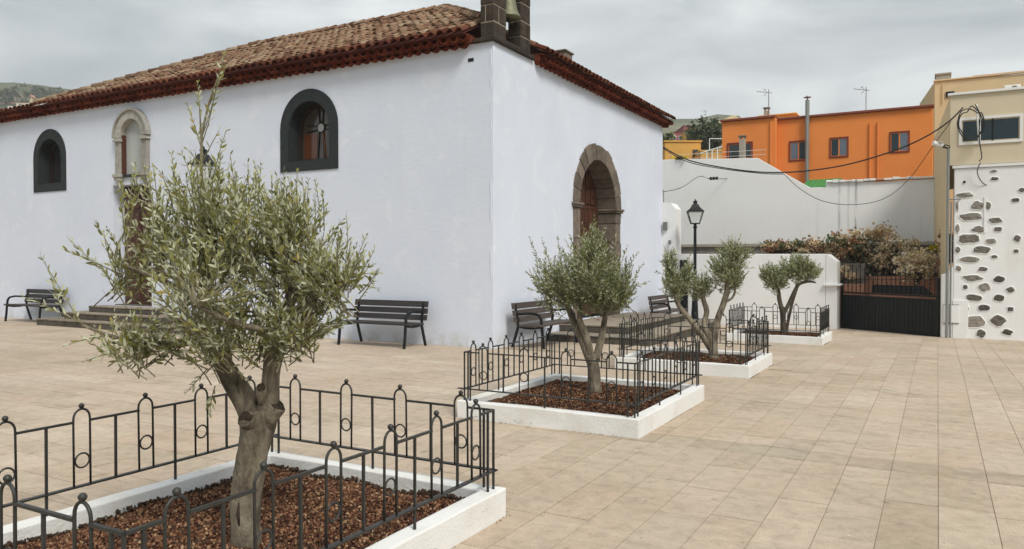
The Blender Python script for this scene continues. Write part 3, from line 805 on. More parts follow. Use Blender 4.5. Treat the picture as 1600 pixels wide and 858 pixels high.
steps('stone_steps', 'dark stone steps before the brown side door', [(-12.40, -7.5, -1.02, -.004, -.02, .16, 'x'), (-11.8, -8.25, -.70, -.003, .162, .32, 'x'), (-11.3, -8.95, -.38, -.005, .322, .47, 'x')], .9)
steps('stone_steps', 'dark stone steps before the arched main portal', [(.003, 2.15, 2.10, 7.3, -.22, .10, 'y'), (.004, 1.5, 2.72, 6.75, .102, .26, 'y')], 1.05)

# ------------------------------------------------------------------ planters, fences
fence_bar = {}
def bar_mesh(h, z0):
    k = (round(h, 3), round(z0, 3))
    if k not in fence_bar:
        m = MB(); m.bar((0, 0, z0), (0, 0, h), .0122); fence_bar[k] = m.mesh('bar', M['iron'])
    return fence_bar[k]
ZB, ZT = .115, .48
m = MB(); hw = .048
m.tube([(-hw, 0, ZB)] + [(-hw, 0, ZT + .01)] + [(-hw * math.cos(PI * k / 10), 0, ZT + .015 + hw * 1.15 * math.sin(PI * k / 10)) for k in range(1, 10)] + [(hw, 0, ZT + .01), (hw, 0, ZB)], .0068, 6)
hoop_me = m.mesh('hoop', M['iron'], smooth=True)
m = MB(); m.tube([(.041 * math.cos(2 * PI * k / 16), 0, .041 * math.sin(2 * PI * k / 16)) for k in range(17)], .0055, 6, False); ring_me = m.mesh('ring', M['iron'], smooth=True)
m = MB(); m.lathe([(.004, -.006), (.011, .0), (.0155, .009), (.0155, .015), (.010, .023), (.003, .026)], 10); ball_me = m.mesh('finial', M['iron'], smooth=True)
def fence(label, x0, x1, y0, y1, z, nx, ny, seed):
    r = random.Random(seed); f = empty('planter_fence', ((x0 + x1) / 2, (y0 + y1) / 2, z)); tag(f, label, 'fence', 'iron fences round the olive planters')
    hx, hy = (x1 - x0) / 2, (y1 - y0) / 2
    for (ax, ay, L_, rz, n) in ((0, -hy, 2 * hx, 0, nx), (0, hy, 2 * hx, PI, nx), (hx, 0, 2 * hy, PI / 2, ny), (-hx, 0, 2 * hy, -PI / 2, ny)):
        R = Matrix.Rotation(rz, 4, 'Z'); T = Matrix.Translation((ax, ay, 0)) @ R
        def put(name, me, x, zz=0, parent=f, tilt=0):
            o = link(name, me, parent); o.matrix_local = T @ Matrix.Translation((x, 0, zz)) @ Matrix.Rotation(tilt, 4, 'Y'); return o
        m = MB(); ov = r.uniform(.02, .075)
        m.bar((-L_ / 2 - ov, 0, ZB), (L_ / 2 + r.uniform(0, .05), 0, ZB), .010, .030); o = link('bottom_rail', m.mesh('bottom_rail', M['iron']), f); o.matrix_local = T
        p = L_ / n
        segs = []; prev = -L_ / 2
        for k in range(n):
            c = -L_ / 2 + (k + .5) * p
            segs.append((prev, c - hw)); prev = c + hw
        segs.append((prev, L_ / 2))
        for a, b in segs:
            m = MB(); m.bar((a, 0, ZT), (b, 0, ZT), .012, .017); o = link('top_rail', m.mesh('top_rail', M['iron']), f); o.matrix_local = T
        for k in range(n):
            c = -L_ / 2 + (k + .5) * p
            h = put('hoop', hoop_me, c, 0, f, r.uniform(-.012, .012))
            o = link('ring', ring_me, h, (0, .002, ZB + .155 + r.uniform(-.012, .012))); o = link('finial', ball_me, h, (0, 0, ZT + .015 + hw * 1.15 + .006))
            if k: put('bar', bar_mesh(ZT, ZB if k % 2 else 0), c - p / 2, 0, f, r.uniform(-.008, .008))
        for s_ in (-1, 1): put('post', bar_mesh(ZT + .003, -.01), s_ * (L_ / 2 - .07))
        put('corner_post', bar_mesh(ZT + .006, -.01), L_ / 2 - .004)
    return f
def pebbles(m, x0, x1, y0, y1, zf, n, r0, r1, rnd, big=True):
    if big:
        V = [(0, 0, 1), (.9, 0, .25), (.28, .86, .25), (-.73, .53, .25), (-.73, -.53, .25), (.28, -.86, .25), (0, 0, -.5)]
        F = [(0, 1, 2), (0, 2, 3), (0, 3, 4), (0, 4, 5), (0, 5, 1), (6, 2, 1), (6, 3, 2), (6, 4, 3), (6, 5, 4), (6, 1, 5)]
    else:
        V = [(0, 0, .8), (.9, 0, 0), (0, .9, 0), (-.9, 0, 0), (0, -.9, 0)]; F = [(0, 1, 2), (0, 2, 3), (0, 3, 4), (0, 4, 1)]
    V = np.array(V, float); nv = len(V); Fn = np.array(F)
    rg = np.random.RandomState(rnd)
    P = np.stack([rg.uniform(x0, x1, n), rg.uniform(y0, y1, n)], 1)
    P = np.concatenate([P, np.array([zf(*q) for q in P])[:, None]], 1)
    Sz = rg.uniform(r0, r1, (n, 1)) * rg.uniform(.65, 1.35, (n, 3)); A = rg.normal(size=(n, 4)); A /= np.linalg.norm(A, axis=1)[:, None]
    w, x, y, z = A.T
    R = np.stack([np.stack([1 - 2 * (y * y + z * z), 2 * (x * y - z * w), 2 * (x * z + y * w)], 1), np.stack([2 * (x * y + z * w), 1 - 2 * (x * x + z * z), 2 * (y * z - x * w)], 1), np.stack([2 * (x * z - y * w), 2 * (y * z + x * w), 1 - 2 * (x * x + y * y)], 1)], 1)
    J = V[None] * (1 + rg.uniform(-.22, .22, (n, nv, 1)))
    Q = np.einsum('nij,nkj->nki', R, J * Sz[:, None, :]) + P[:, None, :]
    b = len(m.v); m.v += [tuple(q) for q in Q.reshape(-1, 3)]
    m.f += [tuple(q) for q in (Fn[None] + (b + nv * np.arange(n))[:, None, None]).reshape(-1, 3)]
    m.t += list(np.repeat(rg.uniform(0, 1, n), nv))
def planter(label, x0, x1, y0, y1, npeb, rad, seed, big, kh=.17, wid=.115):
    dp, up_ = (.095, .055) if big else (.062, .05)
    z = min(gz(y0), gz(y1)); zt = gz((y0 + y1) / 2) + kh
    p = empty('tree_planter', ((x0 + x1) / 2, (y0 + y1) / 2, z)); tag(p, label, 'planter', 'white planters along the plaza')
    o = p.location; r = random.Random(seed)
    def wob(x, y, zz):
        return (x - o.x + r.uniform(-.004, .004), y - o.y + r.uniform(-.004, .004), zz - o.z + r.uniform(-.003, .003))
    # four kerb sides butted end to end
    for (a0, a1, b0, b1) in ((x0, x1, y0, y0 + wid), (x0, x1, y1 - wid, y1), (x0, x0 + wid, y0 + wid + .001, y1 - wid - .001), (x1 - wid, x1, y0 + wid + .001, y1 - wid - .001)):
        m = MB(); n = 8; alongx = (a1 - a0) > (b1 - b0)
        vs = []
        for k in range(n + 1):
            t = k / n
            if alongx: q = [(a0 + (a1 - a0) * t, b0), (a0 + (a1 - a0) * t, b1)]
            else: q = [(a0, b0 + (b1 - b0) * t), (a1, b0 + (b1 - b0) * t)]
            (ax, ay), (bx, by) = q
            vs += [wob(ax, ay, z - .03), wob(ax, ay, zt), wob(bx, by, zt), wob(bx, by, z - .03)]
        fs = []
        for k in range(n):
            i = k * 4
            fs += [(i, i + 1, i + 5, i + 4), (i + 1, i + 2, i + 6, i + 5), (i + 2, i + 3, i + 7, i + 6)]
        fs += [(0, 3, 2, 1), (n * 4, n * 4 + 1, n * 4 + 2, n * 4 + 3)]
        m.add(vs, fs); m.build('kerb', M['kerb'], p, bevel=.008)
    ix0, ix1, iy0, iy1 = x0 + wid, x1 - wid, y0 + wid, y1 - wid
    cx, cy = (x0 + x1) / 2, (y0 + y1) / 2
    def zf(x, y):
        e = min(x - ix0, ix1 - x, y - iy0, iy1 - y)
        return zt - dp + up_ * min(1, max(0, e) / .35) + .012 * math.sin(x * 9 + seed) * math.sin(y * 7) - o.z
    m = MB(); N = 24
    for j in range(N + 1):
        for i in range(N + 1):
            x = ix0 + (ix1 - ix0) * i / N; y = iy0 + (iy1 - iy0) * j / N; m.v.append((x - o.x, y - o.y, zf(x, y) - .006)); m.t.append(.5)
    for j in range(N):
        for i in range(N): a = j * (N + 1) + i; m.f.append((a, a + 1, a + N + 2, a + N + 1))
    m.build('soil', M['soil'], p, smooth=True)
    m = MB(); pebbles(m, ix0 + rad, ix1 - rad, iy0 + rad, iy1 - rad, zf, npeb, rad * .6, rad * 1.25, seed, big)
    m.v = [(q[0] - o.x, q[1] - o.y, q[2]) for q in m.v]
    m3 = MB(); W_ = .022
    for (a0, a1, b0, b1) in ((x0 - W_, x1 + W_, y0 - W_, y0), (x0 - W_, x1 + W_, y1, y1 + W_), (x0 - W_, x0, y0, y1), (x1, x1 + W_, y0, y1)):
        pebbles(m3, a0, a1, b0, b1, lambda x, y: gz(y) - .001 - .004 * (math.sin(x * 5.3 + y * 3.7 + seed) > .25), 520, .0025, .0065, seed + 19, False)
    m3.v = [(q[0] - o.x, q[1] - o.y, q[2] - o.z) for q in m3.v]
    tag(m3.build('dirt_crumbs', M['soil'], p, fix=False), 'line of dirt at the foot of the kerb', kind='stuff')
    m2 = MB(); rg = random.Random(seed + 50)
    if big:
        for (a0, a1, b0, b1) in ((ix0, ix1, iy0, iy0 + .05), (ix0, ix1, iy1 - .05, iy1), (ix0, ix0 + .05, iy0, iy1), (ix1 - .05, ix1, iy0, iy1)):
            pebbles(m2, a0 + .004, a1 - .004, b0 + .004, b1 - .004, lambda x, y: zf(x, y) + rg.uniform(-.005, .03) * (.4 + .6 * abs(math.sin(x * 3.1 + y * 4.3))), 420, .008, .02, seed + 9)
        m2.v = [(q[0] - o.x, q[1] - o.y, q[2]) for q in m2.v]
        tag(m2.build('soil_crumbs', M['soil'], p, fix=False), 'dark crumbs of soil along the kerb', kind='stuff')
    tag(m.build('gravel', M['gravel'], p, tint=True, fix=False), 'red brown volcanic gravel', kind='stuff')
    return zt
PL = [(2.64, 4.62, -10.20, -7.68), (2.74, 4.64, -5.36, -3.20), (2.84, 4.74, -1.36, .28), (3.05, 4.94, 4.40, 5.95)]
zt1 = planter('white planter of the large near olive tree', *PL[0], 21000, .0106, 1, True)
zt2 = planter('white planter of the olive before the arched portal', *PL[1], 9000, .0125, 2, False)
zt3 = planter('white planter of the leaning three-limbed olive', *PL[2], 5000, .014, 3, False)
zt4 = planter('white planter of the small olive next to the gate', *PL[3], 3500, .015, 4, False)
def fin(q, d=.055): return (q[0] + d, q[1] - d, q[2] + d, q[3] - d)
for q, z, nx, ny, sd, lb in ((PL[0], zt1, 4, 6, 1, 'black iron hoop fence round the large near olive'), (PL[1], zt2, 4, 6, 2, 'black iron hoop fence round the olive before the arched portal'),
                             (PL[2], zt3, 4, 5, 3, 'black iron hoop fence round the leaning three-limbed olive'), (PL[3], zt4, 4, 5, 4, 'black iron hoop fence round the small olive by the gate')):
    fence(lb, *fin(q), z, nx, ny, sd)

# ------------------------------------------------------------------ olive trees
class Tree:
    def __init__(s, loc, seed): s.loc = Vector(loc); s.r = random.Random(seed); s.leaf = MB(); s.twig = MB(); s.nodes = []
    def P(s, u, w, z): return RGT * u + FWD * w + Vector((0, 0, z))     # u across the view, w away, z up, from the trunk's foot
    def limb(s, pts, r, seg=10, knob=.10):
        """catmull-rom through pts with radii"""
        P = [s.P(*p) for p in pts]; out = []; rad = []
        n = len(P)
        for i in range(n - 1):
            p0, p1, p2, p3 = P[max(i - 1, 0)], P[i], P[i + 1], P[min(i + 2, n - 1)]
            for k in range(6):
                t = k / 6
                out.append(.5 * ((2 * p1) + (p2 - p0) * t + (2 * p0 - 5 * p1 + 4 * p2 - p3) * t * t + (3 * p1 - p0 - 3 * p2 + p3) * t ** 3)); rad.append(r[i] + (r[i + 1] - r[i]) * t)
        out.append(P[-1]); rad.append(r[-1])
        ph = s.r.uniform(0, 6)
        ns = [[s.r.uniform(-.5, .5) for _ in range(seg)] for _ in out]
        f = lambda i, k: knob * (.7 * math.sin(k * 2 * PI / seg * 2 + i * .35 + ph) + .5 * math.sin(k * 2 * PI / seg * 3 - i * .22) + .4 * ns[i][k])
        m = MB(); m.tube(out, rad, seg, True, rnd=f); return m, out
    def leaf_at(s, p, d, L, w, tint):
        d = d.normalized(); q = d.cross(Vector((s.r.uniform(-1, 1), s.r.uniform(-1, 1), s.r.uniform(-.3, 1.4))))
        if q.length < 1e-3: return
        q.normalize(); nrm = q.cross(d)
        c = nrm * (L * s.r.uniform(-.22, .18))
        a, b = d * (L * .35), d * (L * .72)
        vs = [p, p + a + q * w + c * .6, p + a - q * w + c * .6, p + b + q * (w * .8) + c, p + b - q * (w * .8) + c, p + d * L + c * .7]
        s.leaf.add(vs, [(0, 2, 1), (1, 2, 4, 3), (3, 4, 5)], tint=tint)
    def shoot(s, a, b, L, w, dens=.024, bare=.25, curl=.10, up=.5, tr=.003):
        a, b = Vector(a), Vector(b); D = (b - a).length
        mid = (a + b) / 2 + Vector((s.r.uniform(-1, 1), s.r.uniform(-1, 1), s.r.uniform(-.6, .9))) * (D * curl)
        n = 5; pts = [a * (1 - t) ** 2 + mid * 2 * t * (1 - t) + b * t * t for t in [i / n for i in range(n + 1)]]
        s.twig.tube(pts, [tr * (1 - .75 * i / n) + .0008 for i in range(n + 1)], 3, False)
        k = int(D * (1 - bare) / dens); base = s.r.random() * .55 + .1; rot = s.r.uniform(0, 6)
        for i in range(k + 1):
            t = bare + (1 - bare) * i / max(1, k); p = a * (1 - t) ** 2 + mid * 2 * t * (1 - t) + b * t * t
            tg = ((mid - a) * (1 - t) + (b - mid) * t).normalized()
            x = tg.cross(Vector((.3, .2, 1))).normalized(); y = tg.cross(x); rot += PI / 2 + s.r.uniform(-.3, .3)
            sp = s.r.uniform(.55, 1.05) * (1 - .35 * t)
            for s_ in (0, PI):
                if s.r.random() < .10: continue
                d = tg * math.cos(sp) + (x * math.cos(rot + s_) + y * math.sin(rot + s_)) * math.sin(sp) + Vector((s.r.uniform(-.2, .2), s.r.uniform(-.2, .2), s.r.uniform(-.3, .3)))
                f = (.55 + .6 * math.sin(PI * min(1, .15 + t * .8))) * s.r.uniform(.6, 1.25)
                s.leaf_at(p, d, L * f, w * f, min(.999, max(0, base + s.r.uniform(-.1, .35))))
    def lobe(s, root, c, rad, nb, ns, L, w, low=.35, dens=.024, tlen=(.16, .42)):
        """a mass of foliage: branches from root into an ellipsoid, then leafy shoots out to its uneven shell"""
        root, c = s.P(*root), s.P(*c); nodes = []
        def ell(rr):
            while 1:
                v = Vector((s.r.gauss(0, 1), s.r.gauss(0, 1), s.r.gauss(0, 1))).normalized()
                if v.z > -low or s.r.random() < .35: break
            return c + RGT * (v.x * rad[0] * rr) + FWD * (v.y * rad[1] * rr) + Vector((0, 0, v.z * rad[2] * rr)), v
        for i in range(nb):
            e_, v = ell(s.r.uniform(.45, .75)); mid = (root + e_) / 2 + Vector((s.r.uniform(-.05, .05), s.r.uniform(-.05, .05), s.r.uniform(-.06, .03)))
            pts = [root * (1 - t) ** 2 + mid * 2 * t * (1 - t) + e_ * t * t for t in [k / 6 for k in range(7)]]
            s.twig.tube(pts, [.011 * (1 - .8 * k / 6) for k in range(7)], 4, False); nodes += pts[1:]
        for i in range(ns):
            e_, v = ell(s.r.random() ** .42 * s.r.uniform(.86, 1.12))
            l = s.r.uniform(*tlen)
            want = e_ - (v * .6 + Vector((0, 0, .75))).normalized() * l
            a = min(nodes, key=lambda q: (q - want).length_squared)
            a = want.lerp(a, .35)
            s.shoot(a, e_, L, w, dens)
    def finish(s, name, label, group, trunk_parts, leafm, barkm):
        t = empty(name, s.loc); tag(t, label, 'tree', group)
        for nm, m, mt in trunk_parts: m.build(nm, mt, t, smooth=True)
        s.twig.build('branches', M['twig'], t, fix=False)
        s.leaf.build('crown', leafm, t, tint=True, fix=False)
        return t

# --- tree 1, large and near.  u,z in metres: (px-385)*.003515, 1.55+(409-py)*.003515
T = Tree((3.89, -9.03, zt1 - .05), 7)
K = .0032; F1 = lambda x, y, w=0: ((x - 385) * K, w, 1.55 + (409 - y) * K - (zt1 - .05))
trunk, _ = T.limb([F1(384, 858), F1(384, 820), F1(384, 770), F1(392, 715), F1(402, 668), F1(404, 640)], [.084, .074, .070, .076, .092, .078], 18, .10)
l1, _ = T.limb([F1(400, 668), F1(385, 628), F1(358, 590, .02), F1(340, 558, .03), F1(322, 505, .05), F1(312, 450, .05), F1(318, 390, .02)], [.060, .056, .052, .047, .038, .029, .016], 14, .085)
l2, _ = T.limb([F1(412, 660), F1(424, 615, -.02), F1(428, 575, -.03), F1(434, 540, -.02), F1(446, 495, 0), F1(458, 440, .03), F1(452, 390, .05)], [.058, .048, .042, .045, .036, .027, .015], 14, .095)
st1, _ = T.limb([F1(405, 672), F1(397, 655, -.07), F1(395, 648, -.105)], [.050, .046, .040], 12, .09)
st2, _ = T.limb([F1(412, 668), F1(428, 646, -.03), F1(437, 632, -.04)], [.048, .044, .042], 12, .09)
st3, _ = T.limb([F1(416, 625, -.03), F1(417, 606, -.07), F1(417, 602, -.085)], [.034, .030, .026], 10, .06)
WND = []; rcut = random.Random(2)
def wound(c, nrm, r):
    nrm = Vector(nrm).normalized(); c = T.P(*c)
    cw = MB(); WND.append(cw); cw.tube([c - nrm * .012, c + nrm * .003, c + nrm * .0005], [r * .84, r * .80, r * .5], 12, True, rnd=lambda i, k: .12 * math.sin(k * 2.1) + rcut.uniform(-.05, .05))
wound(F1(395, 648, -.106), T.P(-.15, -1, .25), .043); wound(F1(437.5, 631, -.04), T.P(.55, -.3, .8), .045); wound(F1(417, 601, -.087), T.P(-.1, -1, .5), .026)
SC = MB(); SC.tube([T.P(*F1(380, 780, -.070)), T.P(*F1(379, 797, -.073)), T.P(*F1(381, 815, -.074))], [.003, .009, .004], 7)
lv = (.040, .0056)
# lower side branches
b1, _ = T.limb([F1(330, 530, .03), F1(280, 535, -.1), F1(215, 525, -.15), F1(150, 505, -.12)], [.020, .014, .010, .006], 6, .05)
b2, _ = T.limb([F1(318, 480, .05), F1(260, 440, .0), F1(190, 410, -.05)], [.022, .014, .008], 6, .05)
b3, _ = T.limb([F1(444, 500), F1(490, 470, -.1), F1(540, 440, -.1)], [.022, .014, .008], 6, .05)
b4, _ = T.limb([F1(440, 520), F1(400, 500, -.25), F1(360, 470, -.4)], [.022, .014, .008], 6, .05)
b5, _ = T.limb([F1(450, 470, .03), F1(480, 440, .3), F1(470, 410, .45)], [.022, .014, .008], 6, .05)
b6, _ = T.limb([F1(318, 450, .05), F1(300, 430, .3), F1(310, 400, .45)], [.022, .014, .008], 6, .05)
T.lobe(F1(316, 430, .04), F1(312, 385, 0), (.29, .38, .43), 9, 84, *lv)
T.lobe(F1(454, 420, .03), F1(430, 398, .03), (.37, .40, .37), 10, 104, *lv)
T.lobe(F1(360, 470, -.4), F1(365, 440, -.30), (.34, .26, .30), 6, 50, *lv)
T.lobe(F1(320, 480, .05), F1(365, 500, -.05), (.44, .42, .22), 8, 112, *lv, low=.6)
T.lobe(F1(540, 440, -.1), F1(520, 420, -.08), (.27, .28, .25), 6, 85, *lv)
T.lobe(F1(500, 470, -.1), F1(470, 490, -.08), (.28, .32, .18), 6, 95, *lv, low=.7)
T.lobe(F1(190, 410, -.05), F1(205, 405, -.05), (.18, .25, .22), 4, 24, *lv)
T.lobe(F1(260, 440, 0), F1(250, 350, .05), (.20, .30, .30), 4, 34, *lv)
T.lobe(F1(215, 525, -.15), F1(250, 510, -.12), (.30, .25, .12), 6, 50, *lv, low=.8)
T.lobe(F1(318, 370, 0), F1(330, 315, 0), (.24, .30, .24), 6, 64, *lv)
T.lobe(F1(454, 390, .03), F1(440, 330, 0), (.22, .28, .20), 5, 60, *lv)
T.lobe(F1(400, 420, -.1), F1(390, 350, -.1), (.22, .26, .28), 5, 38, *lv)
T.lobe(F1(310, 400, .45), F1(320, 390, .35), (.34, .25, .32), 6, 26, *lv)
T.lobe(F1(470, 410, .45), F1(450, 405, .38), (.32, .24, .30), 6, 26, *lv)
def sh(a, b, **k): T.shoot(T.P(*a), T.P(*b), *lv, **k)
# long single shoots that break the outline
for a, b in (((318, 400, 0), (314, 240, -.05)), ((330, 300, 0), (356, 205, .0)), ((312, 330, 0), (300, 250, 0)), ((250, 330, 0), (190, 300, 0)), ((240, 320, 0), (228, 262, 0)),
             ((470, 360, 0), (466, 270, 0)), ((440, 350, 0), (440, 282, 0)), ((500, 390, 0), (536, 345, 0)), ((500, 360, .1), (498, 300, .1)), ((560, 430, -.1), (592, 425, -.1)), ((545, 440, -.05), (590, 450, 0)),
             ((175, 420, -.1), (128, 375, -.1)), ((150, 505, -.12), (88, 400, -.12)), ((160, 508, -.12), (62, 462, -.12)), ((120, 480, -.12), (100, 430, -.1)), ((190, 520, -.15), (130, 535, -.15)), ((230, 530, -.15), (150, 560, -.1)),
             ((260, 535, -.12), (222, 565, -.1)), ((300, 525, -.1), (265, 560, -.1)), ((340, 550, -.05), (400, 590, -.1)), ((420, 560, -.05), (470, 560, -.1)), ((210, 430, -.1), (120, 390, -.1)), ((180, 400, 0), (150, 345, 0)),
             ((335, 560, -.08), (385, 505, -.45)), ((345, 600, -.07), (340, 640, -.10)), ((460, 520, -.05), (500, 535, -.1)), ((330, 575, -.05), (300, 610, -.06))):
    sh(F1(*a), F1(*b), bare=.12, curl=.10)
for k in range(46):   # upright feathery shoots along the top of the crown
    x = T.r.uniform(235, 505); top = 258 + abs(x - 340) * .30 + T.r.uniform(-22, 45); w_ = T.r.uniform(-.30, .30)
    sh(F1(x + T.r.uniform(-14, 14), top + T.r.uniform(70, 130), w_), F1(x, top, w_ + T.r.uniform(-.05, .05)), bare=.08, curl=.07)
# the tall leader above the crown
T.twig.tube([T.P(*F1(x, y)) for x, y in ((322, 420), (318, 330), (317, 260), (318, 210), (330, 160), (345, 120), (354, 92))], [.012, .010, .008, .0065, .005, .0035, .0015], 5)
for a, b in (((317, 235), (314, 140)), ((318, 215), (352, 88)), ((318, 225), (338, 150)), ((320, 245), (296, 165)), ((317, 200), (312, 132)), ((330, 165), (356, 108)), ((318, 255), (345, 205)), ((318, 262), (296, 235))):
    sh(F1(*a), F1(*b), bare=.3, curl=.05, dens=.030)
parts = [('trunk', trunk, M['bark'])] + [('limb', q, M['bark']) for q in (l1, l2)] + [('pruned_stub', q, M['bark']) for q in (st1, st2, st3)] + [('side_branch', q, M['bark']) for q in (b1, b2, b3, b4, b5, b6)] + [('pruning_wound', q, M['cut']) for q in WND] + [('bark_scar', SC, M['cut'])]
T.finish('olive_tree', 'large near olive tree with forked trunk and pruned stubs', 'olive trees in the planters', parts, M['olive'], M['bark'])

# --- tree 2
T = Tree((3.69, -4.10, zt2 - .05), 12); K2 = .00688
F2 = lambda x, y, w=0: ((x - 928) * K2, w, 1.55 + (409 - y) * K2 - (zt2 - .05))
tr, _ = T.limb([F2(930, 622), F2(929, 600), F2(926, 575), F2(920, 555)], [.072, .062, .060, .064], 12, .06)
a1, _ = T.limb([F2(922, 565), F2(908, 530), F2(896, 505, .05), F2(886, 478, .05), F2(876, 440)], [.052, .045, .040, .032, .015], 10, .06)
a2, _ = T.limb([F2(922, 562), F2(914, 525, -.05), F2(903, 495, -.08), F2(912, 450, -.1)], [.046, .038, .032, .015], 10, .06)
a3, _ = T.limb([F2(930, 562), F2(939, 525), F2(944, 495), F2(952, 455)], [.042, .038, .030, .015], 10, .07)
lv = (.046, .0065)
T.lobe(F2(886, 478, .05), F2(870, 440), (.30, .40, .34), 9, 170, *lv, low=.6)
T.lobe(F2(912, 470, -.1), F2(915, 430, -.12), (.38, .40, .42), 10, 260, *lv, low=.6)
T.lobe(F2(945, 480), F2(955, 445), (.32, .40, .36), 9, 185, *lv, low=.6)
T.lobe(F2(920, 430), F2(925, 385), (.20, .24, .28), 5, 85, *lv)
def sh(a, b, **k): T.shoot(T.P(*a), T.P(*b), *lv, **k)
for a, b in (((925, 390), (926, 335)), ((918, 390), (908, 350)), ((935, 395), (942, 355)), ((850, 430), (826, 372)), ((860, 420), (845, 375)), ((875, 410), (870, 372)), ((840, 440), (820, 425)), ((850, 460), (822, 450)), ((870, 470), (840, 480)),
             ((975, 430), (995, 395)), ((980, 450), (1012, 440)), ((985, 440), (1003, 412)), ((970, 410), (978, 385)), ((960, 470), (992, 488)), ((940, 480), (975, 495)), ((890, 480), (870, 500)), ((900, 400), (888, 368)), ((955, 400), (962, 365))):
    sh(F2(*a), F2(*b), bare=.1, curl=.06)
T.finish('olive_tree', 'bushy olive tree standing before the arched portal', 'olive trees in the planters', [('trunk', tr, M['bark'])] + [('limb', q, M['bark']) for q in (a1, a2, a3)], M['olive2'], M['bark'])

# --- tree 3
T = Tree((4.10, -.70, zt3 - .05), 13); K3 = .00917
F3 = lambda x, y, w=0: ((x - 1118) * K3, w, 1.55 + (409 - y) * K3 - (zt3 - .05))
tr, _ = T.limb([F3(1118, 568), F3(1117, 550), F3(1116, 530), F3(1117, 520)], [0.078, 0.070, 0.074, 0.059], 12, .08)
a1, _ = T.limb([F3(1113, 545), F3(1095, 520, -.05), F3(1075, 495, -.1), F3(1058, 472, -.1), F3(1055, 440, -.1)], [0.048, 0.041, 0.037, 0.031, 0.015], 10, .06)
a2, _ = T.limb([F3(1114, 530), F3(1106, 510, .1), F3(1110, 488, .12), F3(1104, 468, .1), F3(1100, 440, .1)], [0.048, 0.044, 0.038, 0.033, 0.015], 10, .06)
a3, _ = T.limb([F3(1118, 530), F3(1124, 500), F3(1134, 472), F3(1140, 448), F3(1142, 415)], [0.056, 0.046, 0.046, 0.041, 0.015], 10, .07)
a4, _ = T.limb([F3(1136, 472), F3(1147, 465), F3(1151, 452), F3(1146, 435)], [0.022, 0.018, 0.015, 0.009], 8, .07)
lv = (.044, .0068)
T.lobe(F3(1057, 465, -.1), F3(1055, 440, -.1), (.22, .26, .27), 6, 150, *lv, low=.7, tlen=(.1, .26))
T.lobe(F3(1057, 445, -.1), F3(1047, 408, -.1), (.15, .18, .22), 4, 70, *lv, low=.7, tlen=(.1, .26))
T.lobe(F3(1060, 455, -.1), F3(1076, 425, -.05), (.14, .18, .23), 4, 60, *lv, low=.7, tlen=(.1, .26))
T.lobe(F3(1103, 462, .1), F3(1098, 445, .1), (.24, .26, .22), 6, 120, *lv, low=.6, tlen=(.1, .26))
T.lobe(F3(1141, 440), F3(1138, 420), (.31, .32, .36), 7, 230, *lv, low=.6, tlen=(.1, .28))
T.lobe(F3(1141, 410), F3(1150, 392), (.26, .28, .25), 5, 110, *lv, low=.6, tlen=(.1, .28))
T.lobe(F3(1150, 450), F3(1152, 432), (.16, .2, .2), 4, 45, *lv, low=.6, tlen=(.1, .28))
def sh(a, b, **k): T.shoot(T.P(*a), T.P(*b), *lv, **k)
for a, b in (((1150, 390), (1160, 366)), ((1130, 395), (1120, 388)), ((1165, 400), (1182, 385)), ((1045, 400), (1040, 386)), ((1075, 410), (1082, 396)), ((1120, 430), (1108, 408)), ((1135, 385), (1128, 375)), ((1165, 420), (1180, 418)), ((1040, 430), (1026, 424))):
    sh(F3(*a), F3(*b), bare=.1, curl=.06)
T.finish('olive_tree', 'leaning olive with three bare limbs and separate leaf balls', 'olive trees in the planters', [('trunk', tr, M['bark'])] + [('limb', q, M['bark']) for q in (a1, a2, a3, a4)], M['olive2'], M['bark'])

# --- tree 4
T = Tree((4.10, 5.05, zt4 - .05), 14); K4 = .01334
F4 = lambda x, y, w=0: ((x - 1226) * K4, w, 1.55 + (409 - y) * K4 - (zt4 - .05))
tr, _ = T.limb([F4(1226, 527), F4(1225, 510), F4(1224, 490), F4(1222, 480)], [0.065, 0.059, 0.059, 0.050], 12, .08)
a1, _ = T.limb([F4(1224, 488), F4(1219, 470), F4(1217, 455), F4(1214, 440)], [0.053, 0.046, 0.040, 0.019], 10, .06)
a2, _ = T.limb([F4(1226, 490), F4(1235, 472), F4(1243, 455), F4(1250, 444), F4(1265, 440), F4(1276, 442)], [0.043, 0.040, 0.040, 0.037, 0.028, 0.012], 10, .06)
a3, _ = T.limb([F4(1230, 522), F4(1236, 500, .1), F4(1243, 470, .1), F4(1247, 450)], [0.034, 0.031, 0.028, 0.022], 8, .06)
lv = (.05, .009)
T.lobe(F4(1216, 452), F4(1212, 434), (.34, .36, .34), 7, 230, *lv, low=.6, tlen=(.12, .3))
T.lobe(F4(1208, 440), F4(1200, 425), (.20, .24, .24), 4, 60, *lv, low=.6, tlen=(.12, .3))
T.lobe(F4(1250, 440), F4(1246, 418), (.38, .38, .34), 7, 240, *lv, low=.5, tlen=(.12, .3))
T.lobe(F4(1262, 438), F4(1265, 422), (.32, .32, .26), 5, 120, *lv, low=.5, tlen=(.12, .3))
T.lobe(F4(1250, 415), F4(1252, 406), (.2, .2, .14), 3, 45, *lv, low=.5, tlen=(.12, .3))
T.finish('olive_tree', 'small olive with two leaf balls next to the gate', 'olive trees in the planters', [('trunk', tr, M['bark2'])] + [('limb', q, M['bark2']) for q in (a1, a2, a3)], M['olive2'], M['bark2'])

